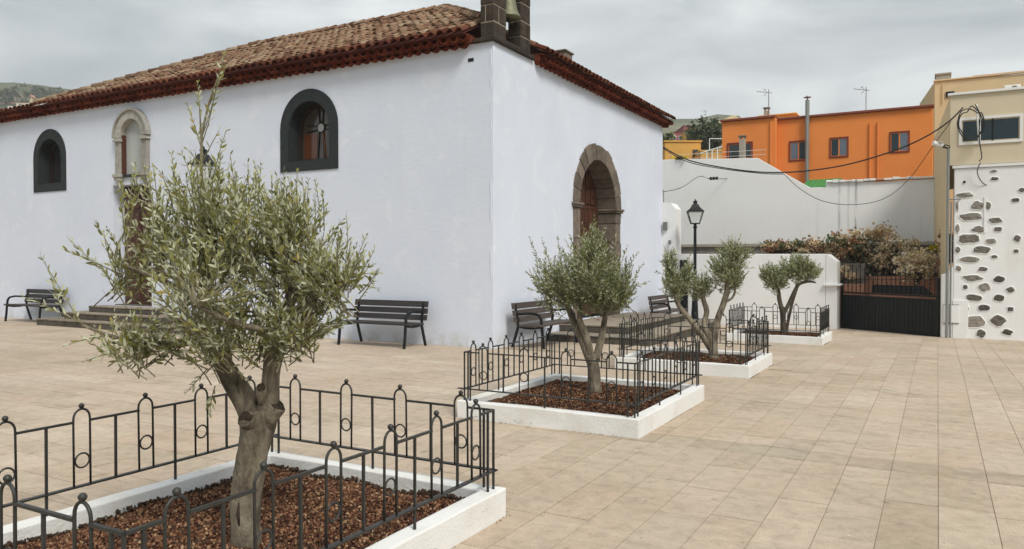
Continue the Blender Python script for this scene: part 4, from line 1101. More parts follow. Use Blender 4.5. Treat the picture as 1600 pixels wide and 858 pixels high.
# ------------------------------------------------------------------ benches
def bench(label, loc, rz, L, wd, grp='slatted benches by the church walls'):
    b = empty('bench', loc, rz); tag(b, label, 'bench', grp)
    for s_ in (-1, 1):
        x = s_ * (L / 2 - .10)
        fr = MB()
        def leg(pts, w=.034, t=.045): fr.tube([(x, y, z) for y, z in pts], [w * .7] * len(pts), 4, True, flat=t / w, phase=PI / 4)
        leg([(-.31, 0), (-.285, .20), (-.265, .42), (-.25, .55), (-.20, .62), (-.08, .645), (.08, .635), (.21, .62)])
        leg([(.34, 0), (.27, .22), (.215, .40), (.235, .55), (.285, .80)])
        leg([(-.265, .40), (-.1, .375), (.05, .375), (.215, .40)])
        fr.build('iron_frame', M['black'], b)
    for k, (y0, y1, z) in enumerate(((-.30, -.155, .432), (-.145, .0, .425), (.01, .155, .422))):
        m = MB(); m.box(-L / 2, L / 2, y0, y1, z - .02, z + .018); m.build('seat_slat', wd, b, bevel=.006)
    for k, (z0, z1) in enumerate(((.475, .575), (.595, .695), (.715, .825))):
        ya = .205 + (z0 - .40) * .17; yb = .205 + (z1 - .40) * .17
        m = MB(); m.add([(-L / 2, ya, z0), (L / 2, ya, z0), (L / 2, yb, z1), (-L / 2, yb, z1), (-L / 2, ya + .035, z0), (L / 2, ya + .035, z0), (L / 2, yb + .035, z1), (-L / 2, yb + .035, z1)],
                        [(0, 1, 2, 3), (4, 7, 6, 5), (0, 4, 5, 1), (1, 5, 6, 2), (2, 6, 7, 3), (3, 7, 4, 0)]); m.build('back_slat', wd, b, bevel=.006)
    return b
bench('black slatted bench against the shaded wall next to the corner', (-2.10, -.52, 0), 0, 1.72, M['benchwood'])
bench('black slatted bench beside the side door steps', (-13.52, -.45, 0), 0, 1.72, M['benchwood'])
bench('weathered brown bench between the church corner and the portal steps', (.48, 1.16, gz(1.2)), PI / 2, 1.62, M['oldbench'])
bench('weathered brown bench beyond the portal steps', (.62, 8.22, gz(8.2)), PI / 2, 1.62, M['oldbench'])

# ------------------------------------------------------------------ lamp posts
def lamp(label, loc, H_, rz):
    l = empty('street_lamp', loc, rz); tag(l, label, 'street lamp', 'black lantern street lamps')
    m = MB(); m.lathe([(.15, 0), (.15, .05), (.125, .07), (.12, .16), (.105, .18), (.085, .55), (.075, .74), (.095, .76), (.095, .80), (.065, .83), (.085, .88), (.060, .92)], 12); m.build('base', M['black'], l)
    zt = H_ - .70
    m = MB(); m.lathe([(.048, .92), (.046, 1.4), (.040, zt - .12), (.055, zt - .10), (.055, zt - .06), (.036, zt - .04), (.036, zt)], 12); m.build('column', M['black'], l)
    z0, z1 = zt + .02, zt + .36; r0, r1 = .115, .215
    m = MB(); m.lathe([(.05, zt - .01), (.075, zt + .005), (.09, z0 + .005)], 8)
    for k in range(4):
        a = PI / 4 + k * PI / 2; b_ = a + PI / 2; c = lambda r, t, z: (r * 1.414 * math.cos(t), r * 1.414 * math.sin(t), z)
        m.bar(c(r0, a, z0), c(r1, a, z1), .022); m.bar(c(r0, a, z0), c(r0, b_, z0), .022); m.bar(c(r1, a, z1), c(r1, b_, z1), .026)
    m.build('lantern_frame', M['black'], l)
    for k in range(4):
        a = PI / 4 + k * PI / 2; b_ = a + PI / 2
        m = MB(); c = lambda r, t, z: ((r - .004) * 1.414 * math.cos(t), (r - .004) * 1.414 * math.sin(t), z)
        m.add([c(r0, a, z0), c(r0, b_, z0), c(r1, b_, z1), c(r1, a, z1)], [(0, 1, 2, 3)]); m.build('glass_pane', M['lampglass'], l)
    m = MB(); vs = []
    prof = [(.245, z1 + .012), (.235, z1 + .03), (.155, z1 + .10), (.095, z1 + .19), (.085, z1 + .20), (.075, z1 + .24), (.10, z1 + .255), (.10, z1 + .27), (.03, z1 + .30), (.02, z1 + .34)]
    m.lathe([(r * 1.16 if i < 4 else r * .85, z) for i, (r, z) in enumerate(prof)], 4); m.build('lantern_roof', M['black'], l)
    return l
lamp('black lantern street lamp by the perimeter wall', (1.0, 9.38, gz(9.4)), 3.5, .35)
lamp('black lantern street lamp half hidden behind the large olive', (-4.95, -2.12, 0), 3.68, .6)

# ------------------------------------------------------------------ perimeter wall, gate, terrace
pw = empty('perimeter_wall', (2.4, 9.9, gz(9.9))); tag(pw, 'low white perimeter wall between church and gate', 'wall')
def wpart(name, m, mt, bevel=0, par=None):
    par = par or pw
    m.v = [(a - par.location.x, b - par.location.y, c - par.location.z) for a, b, c in m.v]; return m.build(name, mt, par, bevel=bevel)
m = MB(); zz = -.3
m.add([(.40, 9.75, zz), (4.34, 9.80, zz), (4.34, 10.06, zz), (.40, 10.02, zz), (.40, 9.75, 1.78), (.62, 9.752, 1.77), (4.34, 9.80, 1.755), (4.34, 10.06, 1.755), (.62, 10.02, 1.77), (.40, 10.02, 1.78)],
      [(0, 1, 6, 5, 4), (1, 2, 7, 6), (2, 3, 9, 8, 7), (3, 0, 4, 9), (4, 5, 8, 9), (5, 6, 7, 8)]); wpart('wall_panel', m, M['white'], .015)
m = MB(); m.prism([(4.345, zz), (4.62, zz), (4.62, 1.56), (4.40, 1.75), (4.345, 1.755)], 9.80, 10.55); wpart('end_pillar', m, M['white'], .015)
m = MB(); m.box(4.30, 4.70, 9.70, 10.6, .92, .97); wpart('ledge', m, M['white'], .01)
m = MB(); m.box(.47, .70, 9.70, 9.76, gz(9.7) + .02, 1.60); dd_ = wpart('narrow_door', m, M['black'], .006)

gA, gB = Vector((4.66, 10.42, gz(10.4))), Vector((6.95, 8.50, gz(8.5)))
gate = empty('gate', gA, math.atan2((gB - gA).y, (gB - gA).x)); GL = (gB - gA).length; tag(gate, 'black metal driveway gate with spear bars and scrolls', 'gate')
m = MB(); m.box(0, .05, -.03, .03, -.05, 1.30); m.build('gate_post', M['black'], gate, bevel=.004)
m = MB(); m.box(GL - .06, GL, -.03, .03, -.08, 1.42); m.build('gate_post', M['black'], gate, bevel=.004)
n = 26; pw_ = (GL - .12) / n
for k in range(n):
    x0 = .055 + k * pw_; m = MB(); m.box(x0 + .004, x0 + pw_ - .004, -.012, .012, .05, .86); m.build('panel_slat', M['black'], gate, bevel=.004)
m = MB(); m.box(.05, GL - .06, .013, .02, .05, .86); m.build('backing_sheet', M['black'], gate)
for z0, z1 in ((.01, .05), (.86, .90), (.95, .985), (.44, .47)):
    m = MB(); m.box(.05, GL - .06, -.022, .010, z0, z1); m.build('gate_rail', M['black'], gate)
m = MB(); m.prism([(1.0, .99), (2.85, .99), (2.55, 1.20), (1.02, 1.20)], .022, .03); m.build('plate', M['black'], gate)
for k in range(8):
    m = MB(); xc = .10 + k * .115; m.tube([(xc + .05 * math.cos(a * PI / 6), 0, .925 + .024 * math.sin(a * PI / 6)) for a in range(13)], .006, 4, False); m.build('oval_ring', M['black'], gate)
for k in range(21):
    xc = .10 + k * (GL - .22) / 20; top = (1.52 if k % 2 else 1.62) + .05 * math.sin(k * .3)
    m = MB(); m.bar((xc, 0, .985), (xc, 0, top), .014); m.lathe([(.004, top - .02), (.018, top), (.011, top + .03), (.002, top + .075)], 6, c=(xc, 0)); m.build('spear_bar', M['black'], gate)
    if k % 3 == 1:
        for s_ in (-1, 1):
            for q in (1, -1):
                m = MB(); m.tube([(xc + s_ * (.012 + .035 * (1 - math.cos(t * .55)) * .5 + .0), 0, 1.20 + q * (.02 + .022 * t * .5 + .02 * math.sin(t * .8))) for t in range(7)], .006, 4, False); m.build('scroll', M['black'], gate)
m = MB(); m.bar((0.02, 0, 1.30), (GL - .03, 0, 1.36), .016); m.build('bar_rail', M['black'], gate)

# terracotta forecourt behind the gate
def thing_box(name, label, cat, boxes, mt, bevel=.01, group=None):
    c = Vector((sum(b[0] + b[1] for b in boxes) / 2 / len(boxes), sum(b[2] + b[3] for b in boxes) / 2 / len(boxes), min(b[4] for b in boxes)))
    m = MB()
    for b in boxes: m.box(b[0] - c.x, b[1] - c.x, b[2] - c.y, b[3] - c.y, b[4] - c.z, b[5] - c.z)
    o = m.build(name, mt, None, bevel=bevel, loc=c); tag(o, label, cat, group); return o
thing_box('terracotta_wall', 'pinkish terracotta low wall behind the gate bars', 'wall', [(4.7, 7.2, 12.6, 12.85, -.4, 1.14)], M['terracotta'])
thing_box('terracotta_wall', 'short pale terracotta wall behind the gate next to the white pillar', 'wall', [(4.0, 5.15, 11.6, 11.85, -.4, .92)], M['terracotta'])
thing_box('cement_wall', 'grey cement block wall above the short terracotta wall', 'wall', [(4.15, 5.1, 12.3, 12.55, -.4, 1.50)], M['retain'])
# terrace with its retaining wall
tw = empty('retaining_wall', (3.5, 13.2, -.3)); tag(tw, 'rubble retaining wall with concrete coping behind the perimeter wall', 'wall')
m = MB(); m.box(-3, 7.0, 13.0, 13.4, -.4, 2.02); wpart('wall_face', m, M['retain'], .01, tw)
m = MB(); m.box(-3, 7.0, 12.93, 13.45, 2.022, 2.12); wpart('coping', m, M['lichen'], .01, tw)
m = MB(); m.box(-5, 7.1, 13.45, 15.0, -.5, 2.02); o = m.build('terrace', M['soil']); tag(o, 'planted earth terrace', None, kind='structure')

# ------------------------------------------------------------------ shrubs on the terrace
def shrub(label, c, rad, n, mats, ls, seed, grp='faded shrubs on the terrace', name='shrub', trunk=None, cat='shrub'):
    r = random.Random(seed); t = empty(name, c); tag(t, label, cat, grp)
    ms = [MB() for _ in mats]
    tw_ = MB()
    cl = []
    nclump = max(8, n // 45)
    for i in range(nclump):
        v = Vector((r.gauss(0, 1), r.gauss(0, 1), r.gauss(0, 1))).normalized() * (r.random() ** .4)
        if v.z < -.55: v.z *= -.5
        cl.append((Vector((v.x * rad[0], v.y * rad[1], rad[2] * (.95 + v.z))), r.randrange(len(mats)), r.uniform(.16, .34)))
    for p, mi, cr_ in cl:
        tw_.tube([(0, 0, 0), (p.x * .4, p.y * .4, p.z * .55), tuple(p)], [.016, .010, .004], 4, False)
        for k in range(int(n / nclump)):
            q = p + Vector((r.gauss(0, 1) * rad[0], r.gauss(0, 1) * rad[1], r.gauss(0, 1) * rad[2])) * cr_ * .55
            d = Vector((r.gauss(0, 1), r.gauss(0, 1), r.gauss(.3, 1))).normalized(); x = d.cross(Vector((r.gauss(0, 1), r.gauss(0, 1), r.gauss(0, 1)))).normalized()
            l = ls * r.uniform(.6, 1.3); w = l * r.uniform(.28, .5)
            ms[mi if r.random() < .8 else r.randrange(len(mats))].add([q, q + d * l * .5 + x * w, q + d * l, q + d * l * .5 - x * w], [(0, 1, 2, 3)], tint=r.random())
    if trunk: 
        tr_ = MB(); tr_.tube([(0, 0, -.3), (.05, 0, rad[2] * .5), (0, .05, rad[2] * 1.1)], [trunk, trunk * .8, trunk * .3], 8); tr_.build('trunk', M['bark2'], t)
    tw_.build('stems', M['bark2'], t, fix=False)
    for m, mt in zip(ms, mats):
        if m.v: m.build('foliage', mt, t, tint=True, fix=False)
    return t
def place(x, y, Y, dz=0): 
    p = onY(x, y, Y); return (p.x, p.y, p.z + dz)
D, Pl, Ru, Gr = M['dry'], M['pale'], M['rust'], M['green']
SH = [(1215, 402, 12.5, (.62, .35, .24), 900, [Ru, Gr, D], 'low rusty shrub above the white wall'), (1243, 402, 12.5, (.5, .35, .32), 900, [Gr, Gr, Ru], 'dark green shrub between the rusty ones on the terrace'),
      (1272, 403, 12.4, (.6, .35, .30), 1000, [Pl, D, Ru], 'cream and rust shrub above the end of the white wall'), (1312, 408, 12.4, (.55, .4, .42), 1200, [Ru, D, Gr], 'rust coloured shrub next to the white pillar'),
      (1338, 415, 12.9, (.70, .5, .52), 1500, [D, Gr, Ru, Pl], 'wide brown and green shrub over the gate'), (1375, 398, 13.4, (.50, .4, .50), 1100, [D, Pl, D], 'tall straw coloured shrub topping the terrace'),
      (1372, 438, 12.75, (.75, .45, .50), 1500, [Gr, Pl, D], 'green shrub with pale flower heads over the gate'), (1408, 420, 12.9, (.65, .45, .45), 1300, [Pl, Gr, D], 'pale flowered shrub before the concrete bed'),
      (1432, 446, 11.9, (.62, .45, .48), 1400, [Pl, Pl, D], 'cream dried shrub hanging behind the gate post'), (1478, 425, 11.6, (.30, .3, .55), 700, [Ru, D], 'orange brown shrub under the yellow flowers')]
for i, (x, y, Y, rad, n, ms_, lb) in enumerate(SH):
    p = place(x, y, Y); shrub(lb, (p[0], p[1], p[2]), rad, n, ms_, .085, 30 + i)
p = place(1470, 402, 12.4); shrub('bright yellow flowering bush next to the yellow house', p, (.36, .3, .22), 500, [M['yellowf'], M['yellowf'], Gr], .07, 61)
p = place(1450, 389, 14.2); shrub('low green weeds along the foot of the tall wall', p, (.75, .3, .10), 400, [Gr, M['dkgreen']], .09, 62)
p = place(1318, 442, 12.0); shrub('cream hanging plant over the cement wall', (p[0], p[1], p[2] + .05), (.45, .3, .22), 500, [Pl, D], .08, 63)
thing_box('concrete_bed', 'grey concrete planting bed beside the yellow flowers', 'planter', [(6.0, 7.0, 12.5, 12.95, 1.3, 1.82)], M['lichen'])

# ------------------------------------------------------------------ tall white wall, orange house
tall = empty('boundary_wall', (2.5, 15.2, 0)); tag(tall, 'tall stained white boundary wall below the orange house', 'wall')
m = MB(); m.prism([(-4, 0), (7.0, 0), (7.0, 4.08), (5.2, 4.07), (3.72, 4.20), (3.70, 3.97), (3.24, 3.98), (2.5, 4.45), (1.56, 5.06), (-1.4, 5.20), (-4, 5.30)], 15.0, 15.25); wpart('wall_face', m, M['tallwall'], .012, tall)
rw = random.Random(8)
x = 3.75
while x < 6.9:   # ragged tile edge along the top
    w_ = rw.uniform(.16, .24); m = MB(); m.box(x, x + w_ - .01, 14.93, 15.3, 4.09 + rw.uniform(0, .03), 4.16 + rw.uniform(0, .04)); wpart('coping_stone', m, M['terracotta'] if rw.random() < .12 else M['tallwall'], .01, tall); x += w_
gr = empty('green_lean_to', (3.4, 15.6, 4.0)); tag(gr, 'green corrugated sheet roof behind the tall white wall', 'roof')
for k in range(7):
    x0 = 2.9 + k * .16; m = MB(); m.add([(x0 - gr.location.x, -.3, .02), (x0 + .15 - gr.location.x, -.3, .02), (x0 + .15 - gr.location.x, 1.2, .42), (x0 - gr.location.x, 1.2, .42),
        (x0 - gr.location.x, -.3, -.01), (x0 + .15 - gr.location.x, -.3, -.01), (x0 + .15 - gr.location.x, 1.2, .39), (x0 - gr.location.x, 1.2, .39)], [(0, 1, 2, 3), (4, 7, 6, 5), (0, 4, 5, 1), (1, 5, 6, 2), (2, 6, 7, 3), (3, 7, 4, 0)]); m.build('sheet', M['greenplastic'], gr, bevel=.006)

def house_window(h, x0, x1, z0, z1, Y, fr, pane, n=2, fw=.06, sill=False):
    w = empty('window'); w.parent = h; o = h.location
    for (a, b, c, d) in ((x0 - fw, x1 + fw, z1, z1 + fw), (x0 - fw, x1 + fw, z0 - fw, z0), (x0 - fw, x0, z0, z1), (x1, x1 + fw, z0, z1)):
        m = MB(); m.box(a - o.x, b - o.x, Y - .03 - o.y, Y + .12 - o.y, c - o.z, d - o.z); m.build('frame', fr, w)
    m = MB(); m.box(x0 - o.x, x1 - o.x, Y + .005 - o.y, Y + .02 - o.y, z0 - o.z, z1 - o.z); m.build('backing', M['black'], w)
    for k in range(n):
        a = x0 + (x1 - x0) * k / n + .025; b = x0 + (x1 - x0) * (k + 1) / n - .025
        m = MB(); m.box(a - o.x, b - o.x, Y - .008 - o.y, Y + .004 - o.y, z0 + .03 - o.z, z1 - .03 - o.z); m.build('pane', M['curtain'] if (pane == M['bglass'] and n == 2 and k == (0 if x0 < 3 else 1)) else pane, w)
oh = empty('orange_house', (3, 19, 0)); tag(oh, 'orange flat roofed house with maroon window frames', 'house')
m = MB(); m.box(1.49, 6.72, 19.0, 23.5, -.5, 6.98); m.box(-.52, 1.489, 18.55, 23.5, -.5, 7.02); wpart('wall', m, M['orange'], .01, oh)
m = MB(); m.box(1.49, 6.76, 18.90, 19.3, 6.982, 7.06); m.box(-.58, 1.489, 18.45, 18.9, 7.022, 7.10); m.box(1.40, 1.489, 18.9, 23.5, 7.03, 7.105); wpart('coping', m, M['maroon2'], .008, oh)
for (x0, x1, z0, z1) in ((1.96, 2.56, 5.42, 6.10), (3.40, 3.96, 5.46, 6.12), (5.40, 5.96, 5.50, 6.17)): house_window(oh, x0, x1, z0, z1, 19.0, M['maroon'], M['bglass'], fw=.045)
house_window(oh, -.26, .60, 5.55, 6.12, 18.55, M['maroon'], M['wglass'], 2)
for x in (4.72, 4.98): 
    m = MB(); m.tube([(x, 18.96, 4.0), (x, 18.96, 6.6)], .028, 8); wpart('drainpipe', m, M['orange'], 0, oh)
m = MB(); m.box(1.30, 1.36, 18.5, 18.56, 4.5, 6.9); wpart('drainpipe', m, M['orange'], 0, oh)
m = MB(); m.box(.30, 1.75, 21.5, 23.4, 7.0, 7.62); m.box(.25, 1.8, 21.45, 23.45, 7.622, 7.68); wpart('roof_room', m, M['ochre'], .01, oh)
def chimney(label, x, y, z0, z1, w, mt, cap=True):
    c = empty('chimney', (x, y, z0)); tag(c, label, 'chimney')
    m = MB(); m.box(-w / 2, w / 2, -w / 2, w / 2, 0, z1 - z0 - .12); m.build('stack', mt, c, bevel=.008)
    for sx in (-1, 1):
        for sy in (-1, 1):
            m = MB(); m.box(sx * w * .35 - .02, sx * w * .35 + .02, sy * w * .35 - .02, sy * w * .35 + .02, z1 - z0 - .12, z1 - z0 - .03); m.build('cap_support', mt, c)
    m = MB(); m.box(-w * .65, w * .65, -w * .65, w * .65, z1 - z0 - .03, z1 - z0 + .02); m.build('cap', M['lichen'] if mt != M['lichen'] else M['greymetal'], c, bevel=.005)
p = onY(1160, 247, 16.5); chimney('slim weathered concrete chimney before the orange wall', p.x, 16.5, 4.4, onY(1160, 213, 16.5).z, .20, M['lichen'])
p = onY(1198, 185, 21); chimney('short cement chimney on the orange house roof', p.x, 21, 7.0, onY(1198, 169, 21).z, .20, M['lichen'])
fl = empty('flue_pipe', (2.585, 18.86, 4.0)); tag(fl, 'tall galvanised flue pipe up the orange facade', 'flue pipe')
m = MB(); m.tube([(0, 0, 0), (0, 0, 3.62)], .075, 14); m.build('pipe', M['galv'], fl, smooth=False)
for z in (.9, 1.9, 2.9):
    m = MB(); m.tube([(0, 0, z), (0, 0, z + .03)], .083, 14); m.build('collar', M['galv'], fl)
m = MB(); m.lathe([(.02, 3.60), (.03, 3.70), (.14, 3.71), (.13, 3.73), (.01, 3.78)], 12); m.build('cowl', M['greymetal'], fl)
def antenna(label, x, y, D_, top):
    b = at(x, y, D_); t = at(x, top, D_); a = empty('antenna', b, TH); tag(a, label, 'antenna', 'television aerials on the roofs'); h = t.z - b.z
    m = MB(); m.tube([(0, 0, -.3), (0, 0, h)], .016, 6); m.build('mast', M['greymetal'], a)
    m = MB(); m.bar((-.48, 0, h - .08), (.12, 0, h - .14), .016); m.build('boom', M['greymetal'], a)
    for k in range(6):
        xx = -.46 + k * .11; zz = h - .082 - .06 * (xx + .48) / .6
        m = MB(); m.bar((xx, -.10, zz), (xx, .10, zz + .02), .010); m.build('element', M['greymetal'], a)
    for s_ in (-1, 1):
        m = MB(); m.bar((-.05, 0, h - .12), (-.20, .0, h - .12 + s_ * .14), .012); m.bar((-.16, -.12, h - .12 + s_ * .11), (-.16, .12, h - .12 + s_ * .11), .010); m.build('reflector', M['greymetal'], a)
antenna('thin aerial above the short chimney of the orange house', 1201, 178, 31, 140)
antenna('thin aerial on the middle of the orange house roof', 1353, 174, 30.5, 136)
antenna('tiny aerial above the dark tree on the hillside', 1103, 190, 70, 172)

# low railing on the tall wall beside the orange house
rl = empty('railing', (0, 15.4, 5.1)); tag(rl, 'thin white railing along the top of the tall wall', 'railing')
for k in range(10):
    x = -1.6 + k * .36; m = MB(); m.bar((x, 0, 0), (x, 0, .32), .010); m.build('post', M['galv'], rl)
for z in (.16, .32):
    m = MB(); m.bar((-1.7, 0, z), (1.75, 0, z - .04), .010); m.build('rail', M['whitemetal'], rl)

# ------------------------------------------------------------------ yellow house with the inlaid stone wall
yh = empty('yellow_house', (8.5, 8.4, gz(8.4))); tag(yh, 'pale yellow house over a white wall inlaid with stones', 'house')
HY = 8.4; HX = 7.13
m = MB(); vs = [(HX, HY), (13, HY), (13, 15), (6.80, 15.0)]
n = 4; m.add([(x, y, 3.74) for x, y in vs] + [(x, y, 5.32) for x, y in vs], [(0, 1, 5, 4), (1, 2, 6, 5), (2, 3, 7, 6), (3, 0, 4, 7), (4, 5, 6, 7)]); wpart('upper_wall', m, M['cream'], 0, yh)
m = MB(); m.add([(HX + .0, HY + .02, 0 - .6), (HX, HY + .02, 3.738), (6.80, 15.0, 3.738), (6.80, 15.0, -.6)], [(0, 1, 2, 3)]); wpart('side_wall', m, M['yellow'], 0, yh)
m = MB(); m.add([(HX - .004, HY + .02, 3.735), (HX - .004, HY + .02, 5.318), (6.796, 15.0, 5.318), (6.796, 15.0, 3.735)], [(0, 1, 2, 3)]); wpart('side_face', m, M['yellow'], 0, yh)
m = MB(); m.box(HX - .05, 13, HY - .05, HY + .12, 5.322, 5.375); wpart('parapet_coping', m, M['whitemetal'], .006, yh)
m = MB(); m.box(HX + .09, 13, HY - .03, HY + .6, -.6, 3.66); wpart('lower_wall', m, M['white'], .02, yh)
m = MB(); m.box(HX + .05, 13, HY - .06, HY + .02, 3.662, 3.725); wpart('white_band', m, M['whitemetal'], .005, yh)
house_window(yh, 7.36, 8.46, 4.24, 4.74, HY, M['whitemetal'], M['bglass'], 1, .055)
for x in (7.70, 7.94):
    m = MB(); m.box(x - yh.location.x, x + .028 - yh.location.x, HY - .02 - yh.location.y, HY - .001 - yh.location.y, 4.24 - yh.location.z, 4.74 - yh.location.z); m.build('window_mullion', M['whitemetal'] if x < 7.8 else M['black'], yh)
# stones showing through the whitewash
STN = [(7.43, 3.05, .30, .10, 0), (7.68, 2.81, .22, .16, 0), (7.87, 2.80, .12, .16, 0), (7.56, 2.56, .40, .14, 0), (8.03, 2.47, .22, .10, 0), (7.71, 2.27, .24, .12, 0), (8.07, 2.27, .13, .09, 1), (7.52, 2.07, .40, .18, 0), (7.95, 2.00, .18, .11, 0), (8.43, 2.06, .12, .12, 1),
       (7.77, 1.82, .30, .14, 0), (8.41, 1.78, .09, .07, 1), (8.01, 1.66, .11, .06, 1), (7.54, 1.60, .36, .11, 0), (7.79, 1.38, .15, .09, 1), (7.60, 1.18, .36, .12, 0), (8.10, 1.16, .18, .13, 1), (7.46, .98, .08, .09, 1), (7.83, .97, .20, .15, 0), (8.32, .93, .14, .10, 1),
       (7.62, .74, .29, .13, 1), (8.10, .74, .18, .14, 1), (7.49, .49, .09, .09, 0), (7.82, .52, .22, .12, 1), (8.32, .50, .11, .09, 1), (7.64, .20, .36, .23, 0), (8.08, .24, .26, .20, 1), (7.77, -.06, .15, .15, 1), (8.27, -.01, .18, .11, 1), (7.98, 3.56, .12, .05, 0),
       (8.00, 3.39, .13, .07, 1), (8.39, 2.90, .13, .08, 1), (8.51, 3.12, .12, .08, 1), (7.28, 2.80, .06, .18, 0), (7.29, 2.30, .08, .16, 0), (7.30, 1.82, .09, .12, 0), (7.32, 1.40, .10, .10, 0), (8.9, 2.6, .2, .12, 0), (8.8, 1.4, .2, .14, 1), (9.0, .6, .22, .16, 0), (9.2, 3.0, .2, .1, 1)]
rz_ = random.Random(9)
for (x, z, w_, h_, dk) in STN:
    m = MB(); n = 12; o = yh.location
    prof = [(1.06, .002), (.97, -.010), (.75, -.017), (.35, -.019)]; ph = rz_.uniform(0, 6)
    vs = []; fs = []
    sc = [1 + .16 * math.sin(2 * a + ph) * .6 + rz_.uniform(-.12, .12) for a in range(n)]
    for q, dy in prof:
        for k in range(n):
            a = 2 * PI * k / n; ca, sa = math.cos(a), math.sin(a)
            ca = math.copysign(abs(ca) ** .9, ca); sa = math.copysign(abs(sa) ** .9, sa)
            vs.append((x + ca * w_ * .57 * q * sc[k] - o.x, HY - .028 + dy + rz_.uniform(-.006, .006) - o.y, z + sa * h_ * .60 * q * sc[k] - o.z))
    for i in range(len(prof) - 1):
        for k in range(n): a, b = i * n + k, i * n + (k + 1) % n; fs.append((a, b, b + n, a + n))
    fs.append(tuple(range((len(prof) - 1) * n, len(prof) * n))); m.add(vs, fs); m.build('inlaid_stone', M['darkcobble'] if dk else M['cobble'], yh)
    rv = []; rf = []
    for q, dy in ((1.22, .002), (1.12, -.012), (1.03, -.015), (.94, -.002)):
        for k in range(n):
            a = 2 * PI * k / n; rv.append((x + math.cos(a) * (w_ * .57 * sc[k] + .06 * (q - 1)) * (1 + (q - 1) * .35) - o.x, HY - .029 + dy - o.y, z + math.sin(a) * (h_ * .60 * sc[k] + .06 * (q - 1)) * (1 + (q - 1) * .6) - o.z))
    for i in range(3):
        for k in range(n): a, b = i * n + k, i * n + (k + 1) % n; rf.append((a, b, b + n, a + n))
    mm = MB(); mm.add(rv, rf); mm.build('plaster_rim', M['white'], yh, smooth=True)
m = MB(); m.tube([(7.30 + .12, HY - .02, 3.35), (7.42, HY - .05, 3.35)], .028, 10); wpart('drain_hole', m, M['black'], 0, yh)
m = MB(); m.box(7.80, 7.84, HY - .05, HY - .031, 2.2, 3.0); wpart('conduit', m, M['white'], .004, yh)
# low pier with meter hatch beside the gate
m = MB(); m.prism([(6.98, -.6), (7.215, -.6), (7.215, 1.45), (7.16, 1.38), (7.08, 1.28), (6.98, 1.25)], HY - .05, HY + .4); wpart('gate_pier', m, M['white'], .012, yh)
m = MB(); m.box(7.215, 7.52, HY - .06, HY - .031, -.3, .68); wpart('meter_plinth', m, M['white'], .008, yh)
m = MB(); m.box(7.03, 7.34, HY - .085, HY - .062, .16, .56); wpart('meter_hatch', m, M['white'], .005, yh)
for (a, b, c, d_) in ((7.03, 7.34, .565, .577), (7.03, 7.34, .143, .155)):
    m = MB(); m.box(a, b, HY - .075, HY - .061, c, d_); wpart('hatch_frame', m, M['greymetal'], 0, yh)
# taller house behind it
yb = empty('yellow_house', (9, 24, 0)); tag(yb, 'taller yellow house with chimney rising behind the orange one', 'house')
m = MB(); vs = [(6.75, 24), (15, 24), (15, 33), (6.05, 32)]; zz = [8.9, 8.75, 8.8, 9.5]
m.add([(x, y, -.5) for x, y in vs] + [(x, y, z) for (x, y), z in zip(vs, zz)], [(0, 1, 5, 4), (1, 2, 6, 5), (2, 3, 7, 6), (3, 0, 4, 7), (4, 5, 6, 7)]); wpart('wall', m, M['yellow'], 0, yb)
m = MB(); m.box(7.14, 7.44, 23.95, 24.01, 8.2, 8.42); wpart('vent_opening', m, M['black'], 0, yb)
m = MB(); m.box(6.70, 15, 23.94, 24.1, 8.88, 8.94); wpart('coping', m, M['yellow'], .01, yb)
m = MB(); m.tube([(7.05, 23.95, 8.0), (7.05, 23.95, 8.8)], .02, 6); wpart('drainpipe', m, M['yellow'], 0, yb)
m = MB(); m.box(6.78, 7.30, 24.4, 25.2, 8.8, 9.22); m.box(6.74, 7.34, 24.36, 25.24, 9.222, 9.29); wpart('chimney', m, M['lichen'], .008, yb)
for k in range(5):
    m = MB(); x = 8.2 + k * .7; m.bar((x, 24.2, 8.8), (x, 24.2, 9.0), .02); wpart('roof_rail_post', m, M['terracotta'], 0, yb)
m = MB(); m.bar((8.1, 24.2, 9.0), (12, 24.2, 9.0), .02); wpart('roof_rail', m, M['terracotta'], 0, yb)
ac = empty('air_conditioner', onY(1582, 143, 12.5)); tag(ac, 'white air conditioning unit on the yellow house roof', 'air conditioner')
ac.scale = (.66, .66, .60)
m = MB(); m.box(-.28, .28, 0, .26, -.02, .30); m.build('casing', M['whitemetal'], ac, bevel=.02)
m = MB(); m.tube([(.06, -.006, .14), (.06, .0, .14)], .11, 18); m.build('fan_grille', M['greymetal'], ac)
m = MB(); m.box(-.26, -.2, .02, .24, -.5, -.02); m.box(.2, .26, .02, .24, -.5, -.02); m.build('foot', M['greymetal'], ac)

# pole with a floodlight camera
pl = empty('camera_pole', (7.0, 8.25, gz(8.3))); tag(pl, 'thin grey pole with white security camera at the house corner', 'pole')
zt_ = onY(1486, 232, 8.25).z - gz(8.3)
m = MB(); m.tube([(.10, 0, 0), (.10, 0, zt_)], .03, 10); m.build('mast', M['galv'], pl)
m = MB(); m.tube([(.17, .05, 0), (.17, .05, zt_ - 1.2)], .018, 8); m.build('conduit', M['galv'], pl)
m = MB(); m.bar((.10, 0, zt_), (-.05, -.06, zt_ + .06), .035); m.tube([(.10, 0, zt_ - .04), (.13, 0, zt_ + .05), (.04, -.02, zt_ + .09), (-.02, -.02, zt_ + .02)], .014, 6); m.build('bracket', M['black'], pl)
m = MB(); m.tube([(-.02, -.05, zt_ + .07), (-.20, -.14, zt_ + .13)], [.05, .055], 10); m.box(-.22, .0, -.16, -.03, zt_ + .135, zt_ + .145); m.build('camera_housing', M['whitemetal'], pl)
